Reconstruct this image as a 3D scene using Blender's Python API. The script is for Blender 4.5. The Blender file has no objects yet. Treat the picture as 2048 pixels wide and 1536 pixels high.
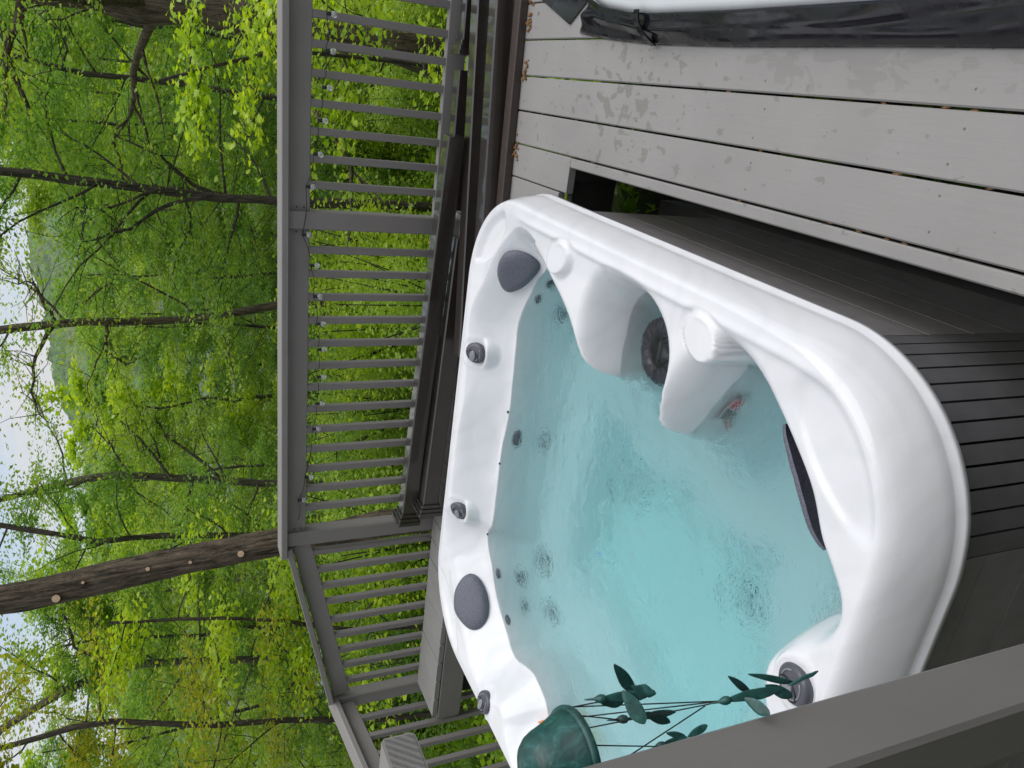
import bpy, bmesh, math, random
import numpy as np
from mathutils import Vector, Matrix, noise as mnoise

# ------------------------------------------------------------------ camera, sky, sun, exposure
sc = bpy.context.scene
col = sc.collection
FPX = 1539.0                       # focal length in photograph pixels (2048 wide)
CAM = np.array([0.0, 0.0, 1.5])    # deck top is z = 0, deck boards run along +Y
CDOWN = np.array([0.11834257, -0.39782994, -0.90979469])
CRIGHT = np.array([0.92925824, 0.36728809, -0.03973137])
CFWD = np.array([-0.34996308, 0.8407323, -0.41315256])
FH = np.array([CFWD[0], CFWD[1], 0.0]); FH /= np.linalg.norm(FH)      # level view direction
RH = np.array([FH[1], -FH[0], 0.0])

cam_d = bpy.data.cameras.new('camera'); cam_o = bpy.data.objects.new('camera', cam_d); col.objects.link(cam_o)
M = Matrix.Identity(4)
for i in range(3):
    M[i][0] = CDOWN[i]; M[i][1] = CRIGHT[i]; M[i][2] = -CFWD[i]; M[i][3] = CAM[i]
cam_o.matrix_world = M
cam_d.sensor_width = 36.0; cam_d.lens = FPX / 2048 * 36.0
cam_d.clip_start = 0.05; cam_d.clip_end = 6000
sc.camera = cam_o
sc.render.resolution_x = 1024; sc.render.resolution_y = 768

SUN_EL, SUN_AZ = math.radians(54), math.radians(78)   # azimuth from +Y towards +X
SKY_STRENGTH, SUN_STRENGTH, EXPOSURE = 0.14, 2.0, 0.22
w = bpy.data.worlds.new('World'); sc.world = w; w.use_nodes = True
nt = w.node_tree; nt.nodes.clear()
def wn(t): return nt.nodes.new(t)
sky = wn('ShaderNodeTexSky'); sky.sky_type = 'NISHITA'; sky.sun_disc = False
sky.sun_elevation = SUN_EL; sky.sun_rotation = SUN_AZ; sky.air_density = 1.0; sky.dust_density = 0.6; sky.ozone_density = 1.0
tc = wn('ShaderNodeTexCoord'); mp = wn('ShaderNodeMapping'); mp.inputs['Scale'].default_value = (1.4, 1.4, 5.0)
nz = wn('ShaderNodeTexNoise'); nz.inputs['Scale'].default_value = 1.7; nz.inputs['Detail'].default_value = 7; nz.inputs['Roughness'].default_value = 0.55
rp = wn('ShaderNodeValToRGB'); rp.color_ramp.elements[0].position = 0.34; rp.color_ramp.elements[1].position = 0.56
mx = wn('ShaderNodeMix'); mx.data_type = 'RGBA'; mx.inputs['B'].default_value = (5.0, 4.95, 4.95, 1)
bg = wn('ShaderNodeBackground'); bg.inputs['Strength'].default_value = SKY_STRENGTH; out = wn('ShaderNodeOutputWorld')
L = nt.links.new
L(tc.outputs['Generated'], mp.inputs['Vector']); L(mp.outputs[0], nz.inputs['Vector']); L(nz.outputs['Fac'], rp.inputs['Fac'])
L(rp.outputs['Color'], mx.inputs['Factor']); L(sky.outputs[0], mx.inputs['A']); L(mx.outputs['Result'], bg.inputs['Color']); L(bg.outputs[0], out.inputs['Surface'])
sd = bpy.data.lights.new('sun', 'SUN'); sd.energy = SUN_STRENGTH; sd.angle = math.radians(60); sd.color = (1.0, 0.97, 0.93)
so = bpy.data.objects.new('sun', sd); col.objects.link(so)
sdir = Vector((math.sin(SUN_AZ) * math.cos(SUN_EL), math.cos(SUN_AZ) * math.cos(SUN_EL), math.sin(SUN_EL)))
so.rotation_euler = (-sdir).to_track_quat('-Z', 'Y').to_euler()
sc.view_settings.view_transform = 'Standard'; sc.view_settings.look = 'None'; sc.view_settings.gamma = 1.0
sc.view_settings.exposure = EXPOSURE
sc.cycles.use_denoising = True
sc.cycles.max_bounces = 10; sc.cycles.transmission_bounces = 8; sc.cycles.transparent_max_bounces = 8
sc.cycles.caustics_refractive = True; sc.cycles.caustics_reflective = False

# ------------------------------------------------------------------ pixel to place helpers
def ray(x, y):
    u, v = 1536 - y, x
    return CRIGHT * (u - 768) + CDOWN * (v - 1024) + CFWD * FPX
def on_z(x, y, z):
    r = ray(x, y); return CAM + r * ((z - CAM[2]) / r[2])
def at(x, y, d):                      # camera-axis depth d
    return CAM + ray(x, y) * (d / FPX)
def far(x, y, s):                     # level distance s along the view direction
    r = ray(x, y); return CAM + r * (s / float(r @ FH))
def on_y(x, y, Y):
    r = ray(x, y); return CAM + r * ((Y - CAM[1]) / r[1])

rng = np.random.default_rng(7)
random.seed(7)

# ------------------------------------------------------------------ object helpers
def mesh_from(verts, faces, name='m', smooth=False):
    me = bpy.data.meshes.new(name)
    me.from_pydata([tuple(map(float, v)) for v in verts], [], faces)
    if smooth: me.polygons.foreach_set('use_smooth', [True] * len(me.polygons))
    me.update(); return me
def mesh_np(V, loops, sizes, smooth=False, name='m'):
    V = np.asarray(V, dtype=np.float32); loops = np.asarray(loops, dtype=np.int32); sizes = np.asarray(sizes, dtype=np.int32)
    me = bpy.data.meshes.new(name)
    me.vertices.add(len(V)); me.vertices.foreach_set('co', V.ravel())
    me.loops.add(len(loops)); me.loops.foreach_set('vertex_index', loops)
    me.polygons.add(len(sizes)); st = np.concatenate(([0], np.cumsum(sizes)[:-1])).astype(np.int32)
    me.polygons.foreach_set('loop_start', st)
    if smooth: me.polygons.foreach_set('use_smooth', np.ones(len(sizes), dtype=bool))
    me.update(calc_edges=True); me.validate(); return me
def obj(name, me, mat=None, parent=None):
    o = bpy.data.objects.new(name, me); col.objects.link(o)
    if mat is not None and me is not None and len(me.materials) == 0: me.materials.append(mat)
    if parent is not None: o.parent = parent
    return o
def tag(o, label=None, cat=None, group=None, kind=None):
    if label: o['label'] = label
    if cat: o['category'] = cat
    if group: o['group'] = group
    if kind: o['kind'] = kind
    return o
def thing(name, label, cat, loc=(0, 0, 0), group=None, kind=None):
    o = bpy.data.objects.new(name, None); col.objects.link(o); o.location = loc; o.empty_display_size = 0.1
    return tag(o, label, cat, group, kind)
class MB:
    def __init__(s): s.v = []; s.f = []
    def add(s, verts, faces):
        n = len(s.v); s.v += [tuple(map(float, p)) for p in verts]; s.f += [tuple(n + i for i in f) for f in faces]; return s
    def prism(s, a, b, w, hh, bev=0.004, up=(0, 0, 1)):
        # bar from a to b with section w (sideways) x hh (along up), chamfered edges
        a = np.array(a, float); b = np.array(b, float); d = b - a; d /= np.linalg.norm(d)
        up = np.array(up, float); sd_ = np.cross(d, up); sd_ /= np.linalg.norm(sd_); up = np.cross(sd_, d)
        x, y = w / 2, hh / 2; c = bev
        sec = [(-x + c, -y), (x - c, -y), (x, -y + c), (x, y - c), (x - c, y), (-x + c, y), (-x, y - c), (-x, -y + c)]
        V = [p + sd_ * q[0] + up * q[1] for p in (a, b) for q in sec]
        F = [(i, (i + 1) % 8, 8 + (i + 1) % 8, 8 + i) for i in range(8)] + [tuple(range(7, -1, -1)), tuple(range(8, 16))]
        return s.add(V, F)
    def box(s, lo, hi):
        x0, y0, z0 = lo; x1, y1, z1 = hi
        V = [(x0, y0, z0), (x1, y0, z0), (x1, y1, z0), (x0, y1, z0), (x0, y0, z1), (x1, y0, z1), (x1, y1, z1), (x0, y1, z1)]
        return s.add(V, [(3, 2, 1, 0), (4, 5, 6, 7), (0, 1, 5, 4), (1, 2, 6, 5), (2, 3, 7, 6), (3, 0, 4, 7)])
    def tube(s, pts, rad, n=8, cap=True):
        pts = [np.array(p, float) for p in pts]
        if not hasattr(rad, '__len__'): rad = [rad] * len(pts)
        ref = None; rings = []
        for i, p in enumerate(pts):
            d = pts[min(i + 1, len(pts) - 1)] - pts[max(i - 1, 0)]; d = d / (np.linalg.norm(d) + 1e-9)
            if ref is None:
                ref = np.cross(d, (0.3, 0.2, 0.9)); 
            ref = ref - d * (ref @ d); ref /= np.linalg.norm(ref) + 1e-9
            bi = np.cross(d, ref)
            rings.append([p + (ref * math.cos(2 * math.pi * k / n) + bi * math.sin(2 * math.pi * k / n)) * rad[i] for k in range(n)])
        V = [q for r in rings for q in r]
        F = [(i * n + k, i * n + (k + 1) % n, (i + 1) * n + (k + 1) % n, (i + 1) * n + k) for i in range(len(pts) - 1) for k in range(n)]
        if cap: F += [tuple(range(n - 1, -1, -1)), tuple(range((len(pts) - 1) * n, len(pts) * n))]
        return s.add(V, F)
    def lathe(s, prof, n=24, origin=(0, 0, 0), axis=(0, 0, 1), sx=1.0, xdir=None):
        ax = np.array(axis, float); ax /= np.linalg.norm(ax)
        xd = np.array(xdir if xdir is not None else ((1, 0, 0) if abs(ax[0]) < 0.9 else (0, 1, 0)), float)
        xd = xd - ax * (xd @ ax); xd /= np.linalg.norm(xd); yd = np.cross(ax, xd); o = np.array(origin, float)
        V = [o + ax * z + (xd * math.cos(2 * math.pi * k / n) * sx + yd * math.sin(2 * math.pi * k / n)) * r for r, z in prof for k in range(n)]
        m = len(prof)
        F = [(i * n + k, i * n + (k + 1) % n, (i + 1) * n + (k + 1) % n, (i + 1) * n + k) for i in range(m - 1) for k in range(n)]
        F += [tuple(range(n - 1, -1, -1)), tuple(range((m - 1) * n, m * n))]
        return s.add(V, F)
    def build(s, name, mat, parent=None, smooth=False):
        return obj(name, mesh_from(s.v, s.f, name, smooth), mat, parent)
def recalc(o):
    bm = bmesh.new(); bm.from_mesh(o.data); bmesh.ops.recalc_face_normals(bm, faces=bm.faces); bm.to_mesh(o.data); bm.free(); return o
def copy_tree(o, parent=None):
    c = o.copy(); col.objects.link(c); c.parent = parent
    for ch in o.children: copy_tree(ch, c)
    return c

# ------------------------------------------------------------------ materials
def mat_new(name):
    m = bpy.data.materials.new(name); m.use_nodes = True
    n = m.node_tree; b = n.nodes['Principled BSDF']; return m, n, b
def N(n, t, **kw):
    x = n.nodes.new(t)
    for k, v in kw.items(): setattr(x, k, v)
    return x
def ramp(n, pts):
    r = n.nodes.new('ShaderNodeValToRGB'); e = r.color_ramp.elements
    while len(e) < len(pts): e.new(0.5)
    for i, (p, c) in enumerate(pts):
        e[i].position = p; e[i].color = (*c, 1) if len(c) == 3 else c
    return r
def noise(n, scale, detail=4, rough=0.55, vec=None, dist=0.0):
    t = n.nodes.new('ShaderNodeTexNoise'); t.inputs['Scale'].default_value = scale; t.inputs['Detail'].default_value = detail
    t.inputs['Roughness'].default_value = rough; t.inputs['Distortion'].default_value = dist
    if vec is not None: n.links.new(vec, t.inputs['Vector'])
    return t
def mapping(n, scale, src='Object', loc=(0, 0, 0)):
    t = n.nodes.new('ShaderNodeTexCoord'); m = n.nodes.new('ShaderNodeMapping'); m.inputs['Scale'].default_value = scale; m.inputs['Location'].default_value = loc
    n.links.new(t.outputs[src], m.inputs['Vector']); return m.outputs[0]
def wpos(n, scale=(1, 1, 1)):
    g = n.nodes.new('ShaderNodeNewGeometry'); m = n.nodes.new('ShaderNodeMapping'); m.inputs['Scale'].default_value = scale
    n.links.new(g.outputs['Position'], m.inputs['Vector']); return m.outputs[0]
def mixc(n, fac, a, b, blend='MIX'):
    m = n.nodes.new('ShaderNodeMix'); m.data_type = 'RGBA'; m.blend_type = blend
    for s, v in (('Factor', fac), ('A', a), ('B', b)):
        if hasattr(v, 'is_linked') or hasattr(v, 'links'): n.links.new(v, m.inputs[s])
        elif s == 'Factor': m.inputs[s].default_value = v
        else: m.inputs[s].default_value = (*v, 1)
    return m.outputs['Result']
def math_(n, op, a, b=None, clamp=False):
    m = n.nodes.new('ShaderNodeMath'); m.operation = op; m.use_clamp = clamp
    for i, v in enumerate((a, b)):
        if v is None: continue
        if hasattr(v, 'links'): n.links.new(v, m.inputs[i])
        else: m.inputs[i].default_value = v
    return m.outputs[0]
def bump(n, b, h, strength, dist=0.01):
    x = n.nodes.new('ShaderNodeBump'); x.inputs['Strength'].default_value = strength; x.inputs['Distance'].default_value = dist
    n.links.new(h, x.inputs['Height']); n.links.new(x.outputs[0], b.inputs['Normal']); return x

def mat_paint(name, c, wet=False, rough=0.55, grain=(9, 0.5, 9)):
    m, n, b = mat_new(name)
    oi = n.nodes.new('ShaderNodeObjectInfo')
    p = wpos(n)
    a = noise(n, 3.0, 5, 0.6, p)
    g = noise(n, 9, 6, 0.65, wpos(n, grain))
    r = ramp(n, [(0.25, [x * 0.88 for x in c]), (0.75, [x * 1.08 for x in c])]); n.links.new(a.outputs['Fac'], r.inputs['Fac'])
    base = mixc(n, math_(n, 'MULTIPLY', g.outputs['Fac'], 0.35), r.outputs['Color'], [x * 0.80 for x in c])
    base = mixc(n, math_(n, 'MULTIPLY', oi.outputs['Random'], 0.22), base, [x * 0.85 for x in c])
    fine = noise(n, 160, 3, 0.6, p)
    base = mixc(n, math_(n, 'MULTIPLY', fine.outputs['Fac'], 0.12), base, [x * 0.7 for x in c])
    roughv = None
    if wet:
        pos = wpos(n)
        sep = n.nodes.new('ShaderNodeSeparateXYZ'); n.links.new(pos, sep.inputs[0])
        # where water splashed off the cover: near its far corner and beside its long edge
        def band(v, c0, wd):
            d = math_(n, 'ABSOLUTE', math_(n, 'SUBTRACT', v, c0)); return math_(n, 'SUBTRACT', 1.0, math_(n, 'DIVIDE', d, wd), True)
        bl1 = math_(n, 'MULTIPLY', band(sep.outputs['Y'], 2.42, 0.50), band(sep.outputs['X'], 0.02, 0.33))
        bl2 = math_(n, 'MULTIPLY', band(sep.outputs['Y'], 1.45, 0.75), band(sep.outputs['X'], 0.18, 0.15))
        d1 = noise(n, 22, 3, 0.5, wpos(n, (1.0, 0.75, 1)), 0.2)
        w1 = math_(n, 'GREATER_THAN', math_(n, 'ADD', d1.outputs['Fac'], math_(n, 'MULTIPLY', bl1, 0.18)), 0.675)
        d2 = noise(n, 12, 5, 0.6, wpos(n, (1.3, 0.7, 1)), 0.9)
        w2 = math_(n, 'GREATER_THAN', math_(n, 'ADD', d2.outputs['Fac'], math_(n, 'MULTIPLY', bl2, 0.30)), 0.69)
        ring = ramp(n, [(0.61, (0, 0, 0)), (0.655, (1, 1, 1)), (0.70, (0, 0, 0))])
        n.links.new(math_(n, 'ADD', d2.outputs['Fac'], math_(n, 'MULTIPLY', bl2, 0.32)), ring.inputs['Fac'])
        base = mixc(n, math_(n, 'MULTIPLY', w1, 0.55), base, [c[0] * 0.62, c[1] * 0.61, c[2] * 0.55])
        base = mixc(n, math_(n, 'MULTIPLY', w2, 0.4), base, [c[0] * 0.72, c[1] * 0.71, c[2] * 0.68])
        wet_all = math_(n, 'MAXIMUM', w1, w2)
        roughv = math_(n, 'SUBTRACT', rough, math_(n, 'MULTIPLY', wet_all, 0.25))
        # rust and tannin specks
        v = N(n, 'ShaderNodeTexVoronoi'); v.inputs['Scale'].default_value = 3.4; n.links.new(p, v.inputs['Vector'])
        sp = ramp(n, [(0.0, (1, 1, 1)), (0.022, (1, 1, 1)), (0.04, (0, 0, 0))]); n.links.new(v.outputs['Distance'], sp.inputs['Fac'])
        base = mixc(n, math_(n, 'MULTIPLY', sp.outputs['Color'], 0.75), base, (0.14, 0.075, 0.035))
        blot = noise(n, 1.8, 4, 0.55, wpos(n, (1, 0.6, 1)))
        br = ramp(n, [(0.52, (0, 0, 0)), (0.72, (1, 1, 1))]); n.links.new(blot.outputs['Fac'], br.inputs['Fac'])
        base = mixc(n, math_(n, 'MULTIPLY', br.outputs['Color'], 0.35), base, [c[0] * 0.98, c[1] * 0.92, c[2] * 0.80])
        n.links.new(roughv, b.inputs['Roughness'])
        hh = math_(n, 'ADD', g.outputs['Fac'], math_(n, 'MULTIPLY', wet_all, 0.6))
        bump(n, b, hh, 0.35, 0.002)
    else:
        b.inputs['Roughness'].default_value = rough
        bump(n, b, g.outputs['Fac'], 0.35, 0.002)
    n.links.new(base, b.inputs['Base Color'])
    return m
M_DECK = mat_paint('deck_paint', (0.294, 0.286, 0.279), wet=True)
M_RAIL = mat_paint('rail_paint', (0.256, 0.241, 0.232), grain=(0.5, 9, 9))
M_BAL = mat_paint('baluster_paint', (0.24, 0.225, 0.217), grain=(9, 9, 0.5))
M_POST = mat_paint('post_paint', (0.172, 0.163, 0.156), grain=(11, 11, 0.45))

def mat_simple(name, c, rough=0.5, var=0.15, scale=20, coat=0.0, metal=0.0, bmp=0.0, spec=0.5):
    m, n, b = mat_new(name)
    a = noise(n, scale, 4, 0.6, wpos(n))
    r = ramp(n, [(0.3, [x * (1 - var) for x in c]), (0.7, [min(1, x * (1 + var)) for x in c])]); n.links.new(a.outputs['Fac'], r.inputs['Fac'])
    n.links.new(r.outputs['Color'], b.inputs['Base Color'])
    b.inputs['Roughness'].default_value = rough; b.inputs['Coat Weight'].default_value = coat; b.inputs['Metallic'].default_value = metal
    b.inputs['Specular IOR Level'].default_value = spec
    if bmp: bump(n, b, a.outputs['Fac'], bmp, 0.003)
    return m
M_BROWN = mat_simple('brown_vinyl', (0.026, 0.020, 0.017), 0.30, 0.2, 6, coat=0.8, spec=0.9)
M_BROWN2 = mat_simple('brown_trim', (0.055, 0.042, 0.036), 0.42, 0.25, 60)
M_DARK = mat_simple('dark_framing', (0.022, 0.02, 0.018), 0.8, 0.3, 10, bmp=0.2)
M_SKIRT = mat_simple('cabinet_composite', (0.20, 0.187, 0.19), 0.45, 0.12, 14)
M_SKIRT2 = mat_simple('cabinet_corner_slat', (0.125, 0.12, 0.126), 0.42, 0.12, 14)
M_GREY = mat_simple('grey_plastic', (0.075, 0.078, 0.095), 0.33, 0.15, 30)
M_GREY2 = mat_simple('grey_plastic_light', (0.22, 0.225, 0.25), 0.3, 0.1, 30)
M_JET = mat_simple('jet_plastic', (0.018, 0.04, 0.09), 0.35, 0.2, 40)
M_FILT = mat_simple('filter_plastic', (0.018, 0.019, 0.026), 0.3, 0.3, 50)
M_BLACK = mat_simple('black_cord', (0.012, 0.013, 0.014), 0.5, 0.2, 40)
M_SCREW = mat_simple('rusty_screw', (0.16, 0.135, 0.115), 0.6, 0.4, 300)
M_ORANGE = mat_simple('orange_print', (0.8, 0.22, 0.02), 0.5, 0.03, 20)
M_RED = mat_simple('red_print', (0.62, 0.012, 0.02), 0.5, 0.05, 20)
M_INK = mat_simple('black_print', (0.01, 0.012, 0.02), 0.5, 0.05, 20)
M_YELLOW = mat_simple('yellow_print', (0.55, 0.45, 0.03), 0.5, 0.05, 20)
M_WHITE = mat_simple('white_label', (0.75, 0.75, 0.75), 0.4, 0.02, 20)

def mat_pillow():
    m, n, b = mat_new('pillow_foam')
    v = N(n, 'ShaderNodeTexVoronoi'); v.inputs['Scale'].default_value = 160; n.links.new(wpos(n), v.inputs['Vector'])
    r = ramp(n, [(0.0, (0.07, 0.074, 0.095)), (0.6, (0.125, 0.13, 0.165))]); n.links.new(v.outputs['Distance'], r.inputs['Fac'])
    n.links.new(r.outputs['Color'], b.inputs['Base Color']); b.inputs['Roughness'].default_value = 0.55
    bump(n, b, v.outputs['Distance'], 0.5, 0.003); return m
M_PILLOW = mat_pillow()

def mat_acrylic():
    m, n, b = mat_new('white_acrylic')
    nz1 = noise(n, 1.6, 3, 0.5, wpos(n)); 
    p = wpos(n, (1, 1, 1))
    wv = N(n, 'ShaderNodeTexWave'); wv.wave_type = 'BANDS'; wv.bands_direction = 'DIAGONAL'
    wv.inputs['Scale'].default_value = 2.1; wv.inputs['Distortion'].default_value = 14; wv.inputs['Detail'].default_value = 5; wv.inputs['Detail Scale'].default_value = 0.7
    n.links.new(p, wv.inputs['Vector'])
    r = ramp(n, [(0.0, (0.715, 0.725, 0.75)), (0.16, (0.745, 0.752, 0.785)), (0.84, (0.755, 0.762, 0.79)), (1.0, (0.73, 0.74, 0.76))])
    n.links.new(wv.outputs['Fac'], r.inputs['Fac']); n.links.new(r.outputs['Color'], b.inputs['Base Color'])
    rr = ramp(n, [(0.35, (0.06,) * 3), (0.75, (0.24,) * 3)]); n.links.new(noise(n, 5, 5, 0.6, wpos(n)).outputs['Fac'], rr.inputs['Fac'])
    n.links.new(rr.outputs['Color'], b.inputs['Roughness'])
    d = noise(n, 120, 2, 0.5, wpos(n)); dr = ramp(n, [(0.64, (0, 0, 0)), (0.72, (1, 1, 1))]); n.links.new(d.outputs['Fac'], dr.inputs['Fac'])
    bump(n, b, dr.outputs['Color'], 0.22, 0.0012)
    return m
M_ACRYL = mat_acrylic()

def mat_water():
    m, n, b = mat_new('tub_water')
    n.nodes.remove(b)
    o = n.nodes['Material Output']
    g = N(n, 'ShaderNodeBsdfGlass') if hasattr(bpy.types, 'ShaderNodeBsdfGlass') else N(n, 'ShaderNodeBsdfGlass')
    g.inputs['IOR'].default_value = 1.33; g.inputs['Roughness'].default_value = 0.0; g.inputs['Color'].default_value = (1.0, 1.0, 1.0, 1)
    va = N(n, 'ShaderNodeVolumeAbsorption'); va.inputs['Color'].default_value = (0.16, 0.995, 1.0, 1); va.inputs['Density'].default_value = 0.66
    p = wpos(n, (1, 1, 1))
    a = noise(n, 19, 4, 0.55, p, 1.6); c = noise(n, 60, 3, 0.55, wpos(n, (1, 1.6, 1)), 0.8)
    bp = N(n, 'ShaderNodeBump'); bp.inputs['Strength'].default_value = 0.7; bp.inputs['Distance'].default_value = 0.011
    dist = N(n, 'ShaderNodeVectorMath', operation='DISTANCE'); n.links.new(wpos(n, (1, 1, 0)), dist.inputs[0]); dist.inputs[1].default_value = (-1.02, 1.72, 0)
    act = math_(n, 'ADD', math_(n, 'MULTIPLY', math_(n, 'SUBTRACT', 1.0, math_(n, 'DIVIDE', dist.outputs['Value'], 0.95), True), 0.75), 0.58)
    n.links.new(math_(n, 'MULTIPLY', math_(n, 'ADD', a.outputs['Fac'], math_(n, 'MULTIPLY', c.outputs['Fac'], 0.42)), act), bp.inputs['Height'])
    n.links.new(bp.outputs[0], g.inputs['Normal'])
    n.links.new(g.outputs[0], o.inputs['Surface']); n.links.new(va.outputs[0], o.inputs['Volume'])
    return m
M_WATER = mat_water()

def mat_patina():
    m, n, b = mat_new('green_patina')
    a = noise(n, 34, 4, 0.62, wpos(n), 1.6)
    r = ramp(n, [(0.34, (0.008, 0.048, 0.044)), (0.55, (0.014, 0.085, 0.078)), (0.75, (0.05, 0.17, 0.155))]); n.links.new(a.outputs['Fac'], r.inputs['Fac'])
    n.links.new(r.outputs['Color'], b.inputs['Base Color']); b.inputs['Roughness'].default_value = 0.42; bump(n, b, a.outputs['Fac'], 0.3, 0.003); return m
M_PATINA = mat_patina()

def mat_vinyl():
    m, n, b = mat_new('black_marine_vinyl')
    a = noise(n, 9, 4, 0.6, wpos(n)); r = ramp(n, [(0.42, (0.32,) * 3), (0.55, (0.06,) * 3)]); n.links.new(a.outputs['Fac'], r.inputs['Fac'])
    b.inputs['Base Color'].default_value = (0.010, 0.010, 0.014, 1); n.links.new(r.outputs['Color'], b.inputs['Roughness'])
    bump(n, b, noise(n, 260, 2, 0.5, wpos(n)).outputs['Fac'], 0.12, 0.001); return m
M_VINYL = mat_vinyl()
M_COVERIN = mat_simple('cover_liner', (0.64, 0.67, 0.69), 0.35, 0.06, 5, bmp=0.15)

def mat_bark(name, c, sc_=6.0, strength=1.0):
    m, n, b = mat_new(name)
    a = noise(n, sc_ * 3.2, 6, 0.62, wpos(n, (1, 1, 0.13)), 0.9)
    f = noise(n, sc_ * 11, 4, 0.6, wpos(n, (1, 1, 0.35)))
    k = noise(n, 1.6, 3, 0.5, wpos(n))
    h = math_(n, 'ADD', a.outputs['Fac'], math_(n, 'MULTIPLY', math_(n, 'SUBTRACT', f.outputs['Fac'], 0.5), 0.35))
    r = ramp(n, [(0.36, [x * 0.22 for x in c]), (0.47, [x * 0.8 for x in c]), (0.56, [x * 1.25 for x in c]), (0.70, [min(1, x * 2.0) for x in c])]); n.links.new(h, r.inputs['Fac'])
    base = mixc(n, math_(n, 'MULTIPLY', k.outputs['Fac'], 0.4), r.outputs['Color'], (c[0] * 0.6, c[1] * 0.8, c[2] * 0.5))
    n.links.new(base, b.inputs['Base Color']); b.inputs['Roughness'].default_value = 0.9; bump(n, b, h, strength, 0.05); return m
M_BARK = mat_bark('bark_brown', (0.125, 0.092, 0.068), 7)
M_BARK_G = mat_bark('bark_grey', (0.15, 0.125, 0.105), 9)
M_BARK_D = mat_bark('bark_dark', (0.085, 0.067, 0.054), 9)
M_CUT = mat_simple('fresh_cut_wood', (0.55, 0.40, 0.27), 0.8, 0.15, 30)

def mat_leaf(name, cols, trans=0.5):
    m, n, b = mat_new(name); n.nodes.remove(b); o = n.nodes['Material Output']
    gi = N(n, 'ShaderNodeNewGeometry'); k = len(cols)
    r = ramp(n, [(i / (k - 1), c) for i, c in enumerate(cols)])
    clump = noise(n, 0.8, 3, 0.5, wpos(n))
    fac = math_(n, 'ADD', math_(n, 'MULTIPLY', gi.outputs['Random Per Island'], 0.65), math_(n, 'MULTIPLY', math_(n, 'SUBTRACT', clump.outputs['Fac'], 0.32), 1.0), True)
    n.links.new(fac, r.inputs['Fac'])
    d = N(n, 'ShaderNodeBsdfDiffuse'); t = N(n, 'ShaderNodeBsdfTranslucent'); gl = N(n, 'ShaderNodeBsdfGlossy'); gl.inputs['Roughness'].default_value = 0.45
    n.links.new(r.outputs['Color'], d.inputs['Color'])
    tcol = mixc(n, 0.5, r.outputs['Color'], (1.55, 1.45, 0.6), 'MULTIPLY'); 
    mm = N(n, 'ShaderNodeMix', data_type='RGBA', blend_type='MULTIPLY'); mm.inputs['Factor'].default_value = 1; mm.inputs['B'].default_value = (1.4, 1.3, 0.8, 1)
    n.links.new(r.outputs['Color'], mm.inputs['A']); n.links.new(mm.outputs['Result'], t.inputs['Color'])
    s1 = N(n, 'ShaderNodeMixShader'); s1.inputs[0].default_value = trans; n.links.new(d.outputs[0], s1.inputs[1]); n.links.new(t.outputs[0], s1.inputs[2])
    fr = N(n, 'ShaderNodeFresnel'); fr.inputs[0].default_value = 1.35
    s2 = N(n, 'ShaderNodeMixShader'); n.links.new(math_(n, 'MULTIPLY', fr.outputs[0], 0.06), s2.inputs[0]); n.links.new(s1.outputs[0], s2.inputs[1]); n.links.new(gl.outputs[0], s2.inputs[2])
    n.links.new(s2.outputs[0], o.inputs['Surface']); return m
M_LEAF = [mat_leaf('leaf_spring', [(0.15, 0.27, 0.030), (0.32, 0.49, 0.055), (0.53, 0.69, 0.10)]),
          mat_leaf('leaf_deep', [(0.09, 0.21, 0.032), (0.20, 0.39, 0.055), (0.38, 0.57, 0.085)]),
          mat_leaf('leaf_lime', [(0.24, 0.42, 0.020), (0.42, 0.60, 0.030), (0.60, 0.70, 0.045)]),
          mat_leaf('leaf_olive', [(0.22, 0.29, 0.020), (0.37, 0.42, 0.034), (0.54, 0.47, 0.06)])]
def mat_ground():
    m, n, b = mat_new('forest_floor')
    a = noise(n, 1.4, 8, 0.65, wpos(n)); r = ramp(n, [(0.3, (0.03, 0.022, 0.014)), (0.48, (0.05, 0.06, 0.018)), (0.62, (0.05, 0.10, 0.018)), (0.8, (0.10, 0.12, 0.03))])
    n.links.new(a.outputs['Fac'], r.inputs['Fac']); n.links.new(r.outputs['Color'], b.inputs['Base Color']); b.inputs['Roughness'].default_value = 0.95
    bump(n, b, noise(n, 14, 6, 0.7, wpos(n)).outputs['Fac'], 0.8, 0.05); return m
M_GROUND = mat_ground()
def mat_hill():
    m, n, b = mat_new('wooded_hill')
    v = N(n, 'ShaderNodeTexVoronoi'); v.inputs['Scale'].default_value = 0.11; n.links.new(wpos(n), v.inputs['Vector'])
    a = noise(n, 0.02, 6, 0.65, wpos(n))
    r = ramp(n, [(0.28, (0.06, 0.12, 0.03)), (0.5, (0.11, 0.20, 0.04)), (0.72, (0.19, 0.26, 0.06))])
    n.links.new(a.outputs['Fac'], r.inputs['Fac'])
    rc = mixc(n, 0.45, r.outputs['Color'], v.outputs['Color'], 'OVERLAY')
    base = mixc(n, 0.35, r.outputs['Color'], rc)
    n.links.new(base, b.inputs['Base Color']); b.inputs['Roughness'].default_value = 1.0
    bump(n, b, math_(n, 'SUBTRACT', 1.0, v.outputs['Distance']), 1.0, 6.0); return m
M_HILL = mat_hill()
def mat_lake():
    m, n, b = mat_new('lake_water'); b.inputs['Base Color'].default_value = (0.05, 0.09, 0.065, 1); b.inputs['Roughness'].default_value = 0.35; b.inputs['Specular IOR Level'].default_value = 0.25
    bump(n, b, noise(n, 0.5, 4, 0.6, wpos(n, (1, 0.3, 1))).outputs['Fac'], 0.25, 0.3); return m
M_LAKE = mat_lake()

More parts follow.
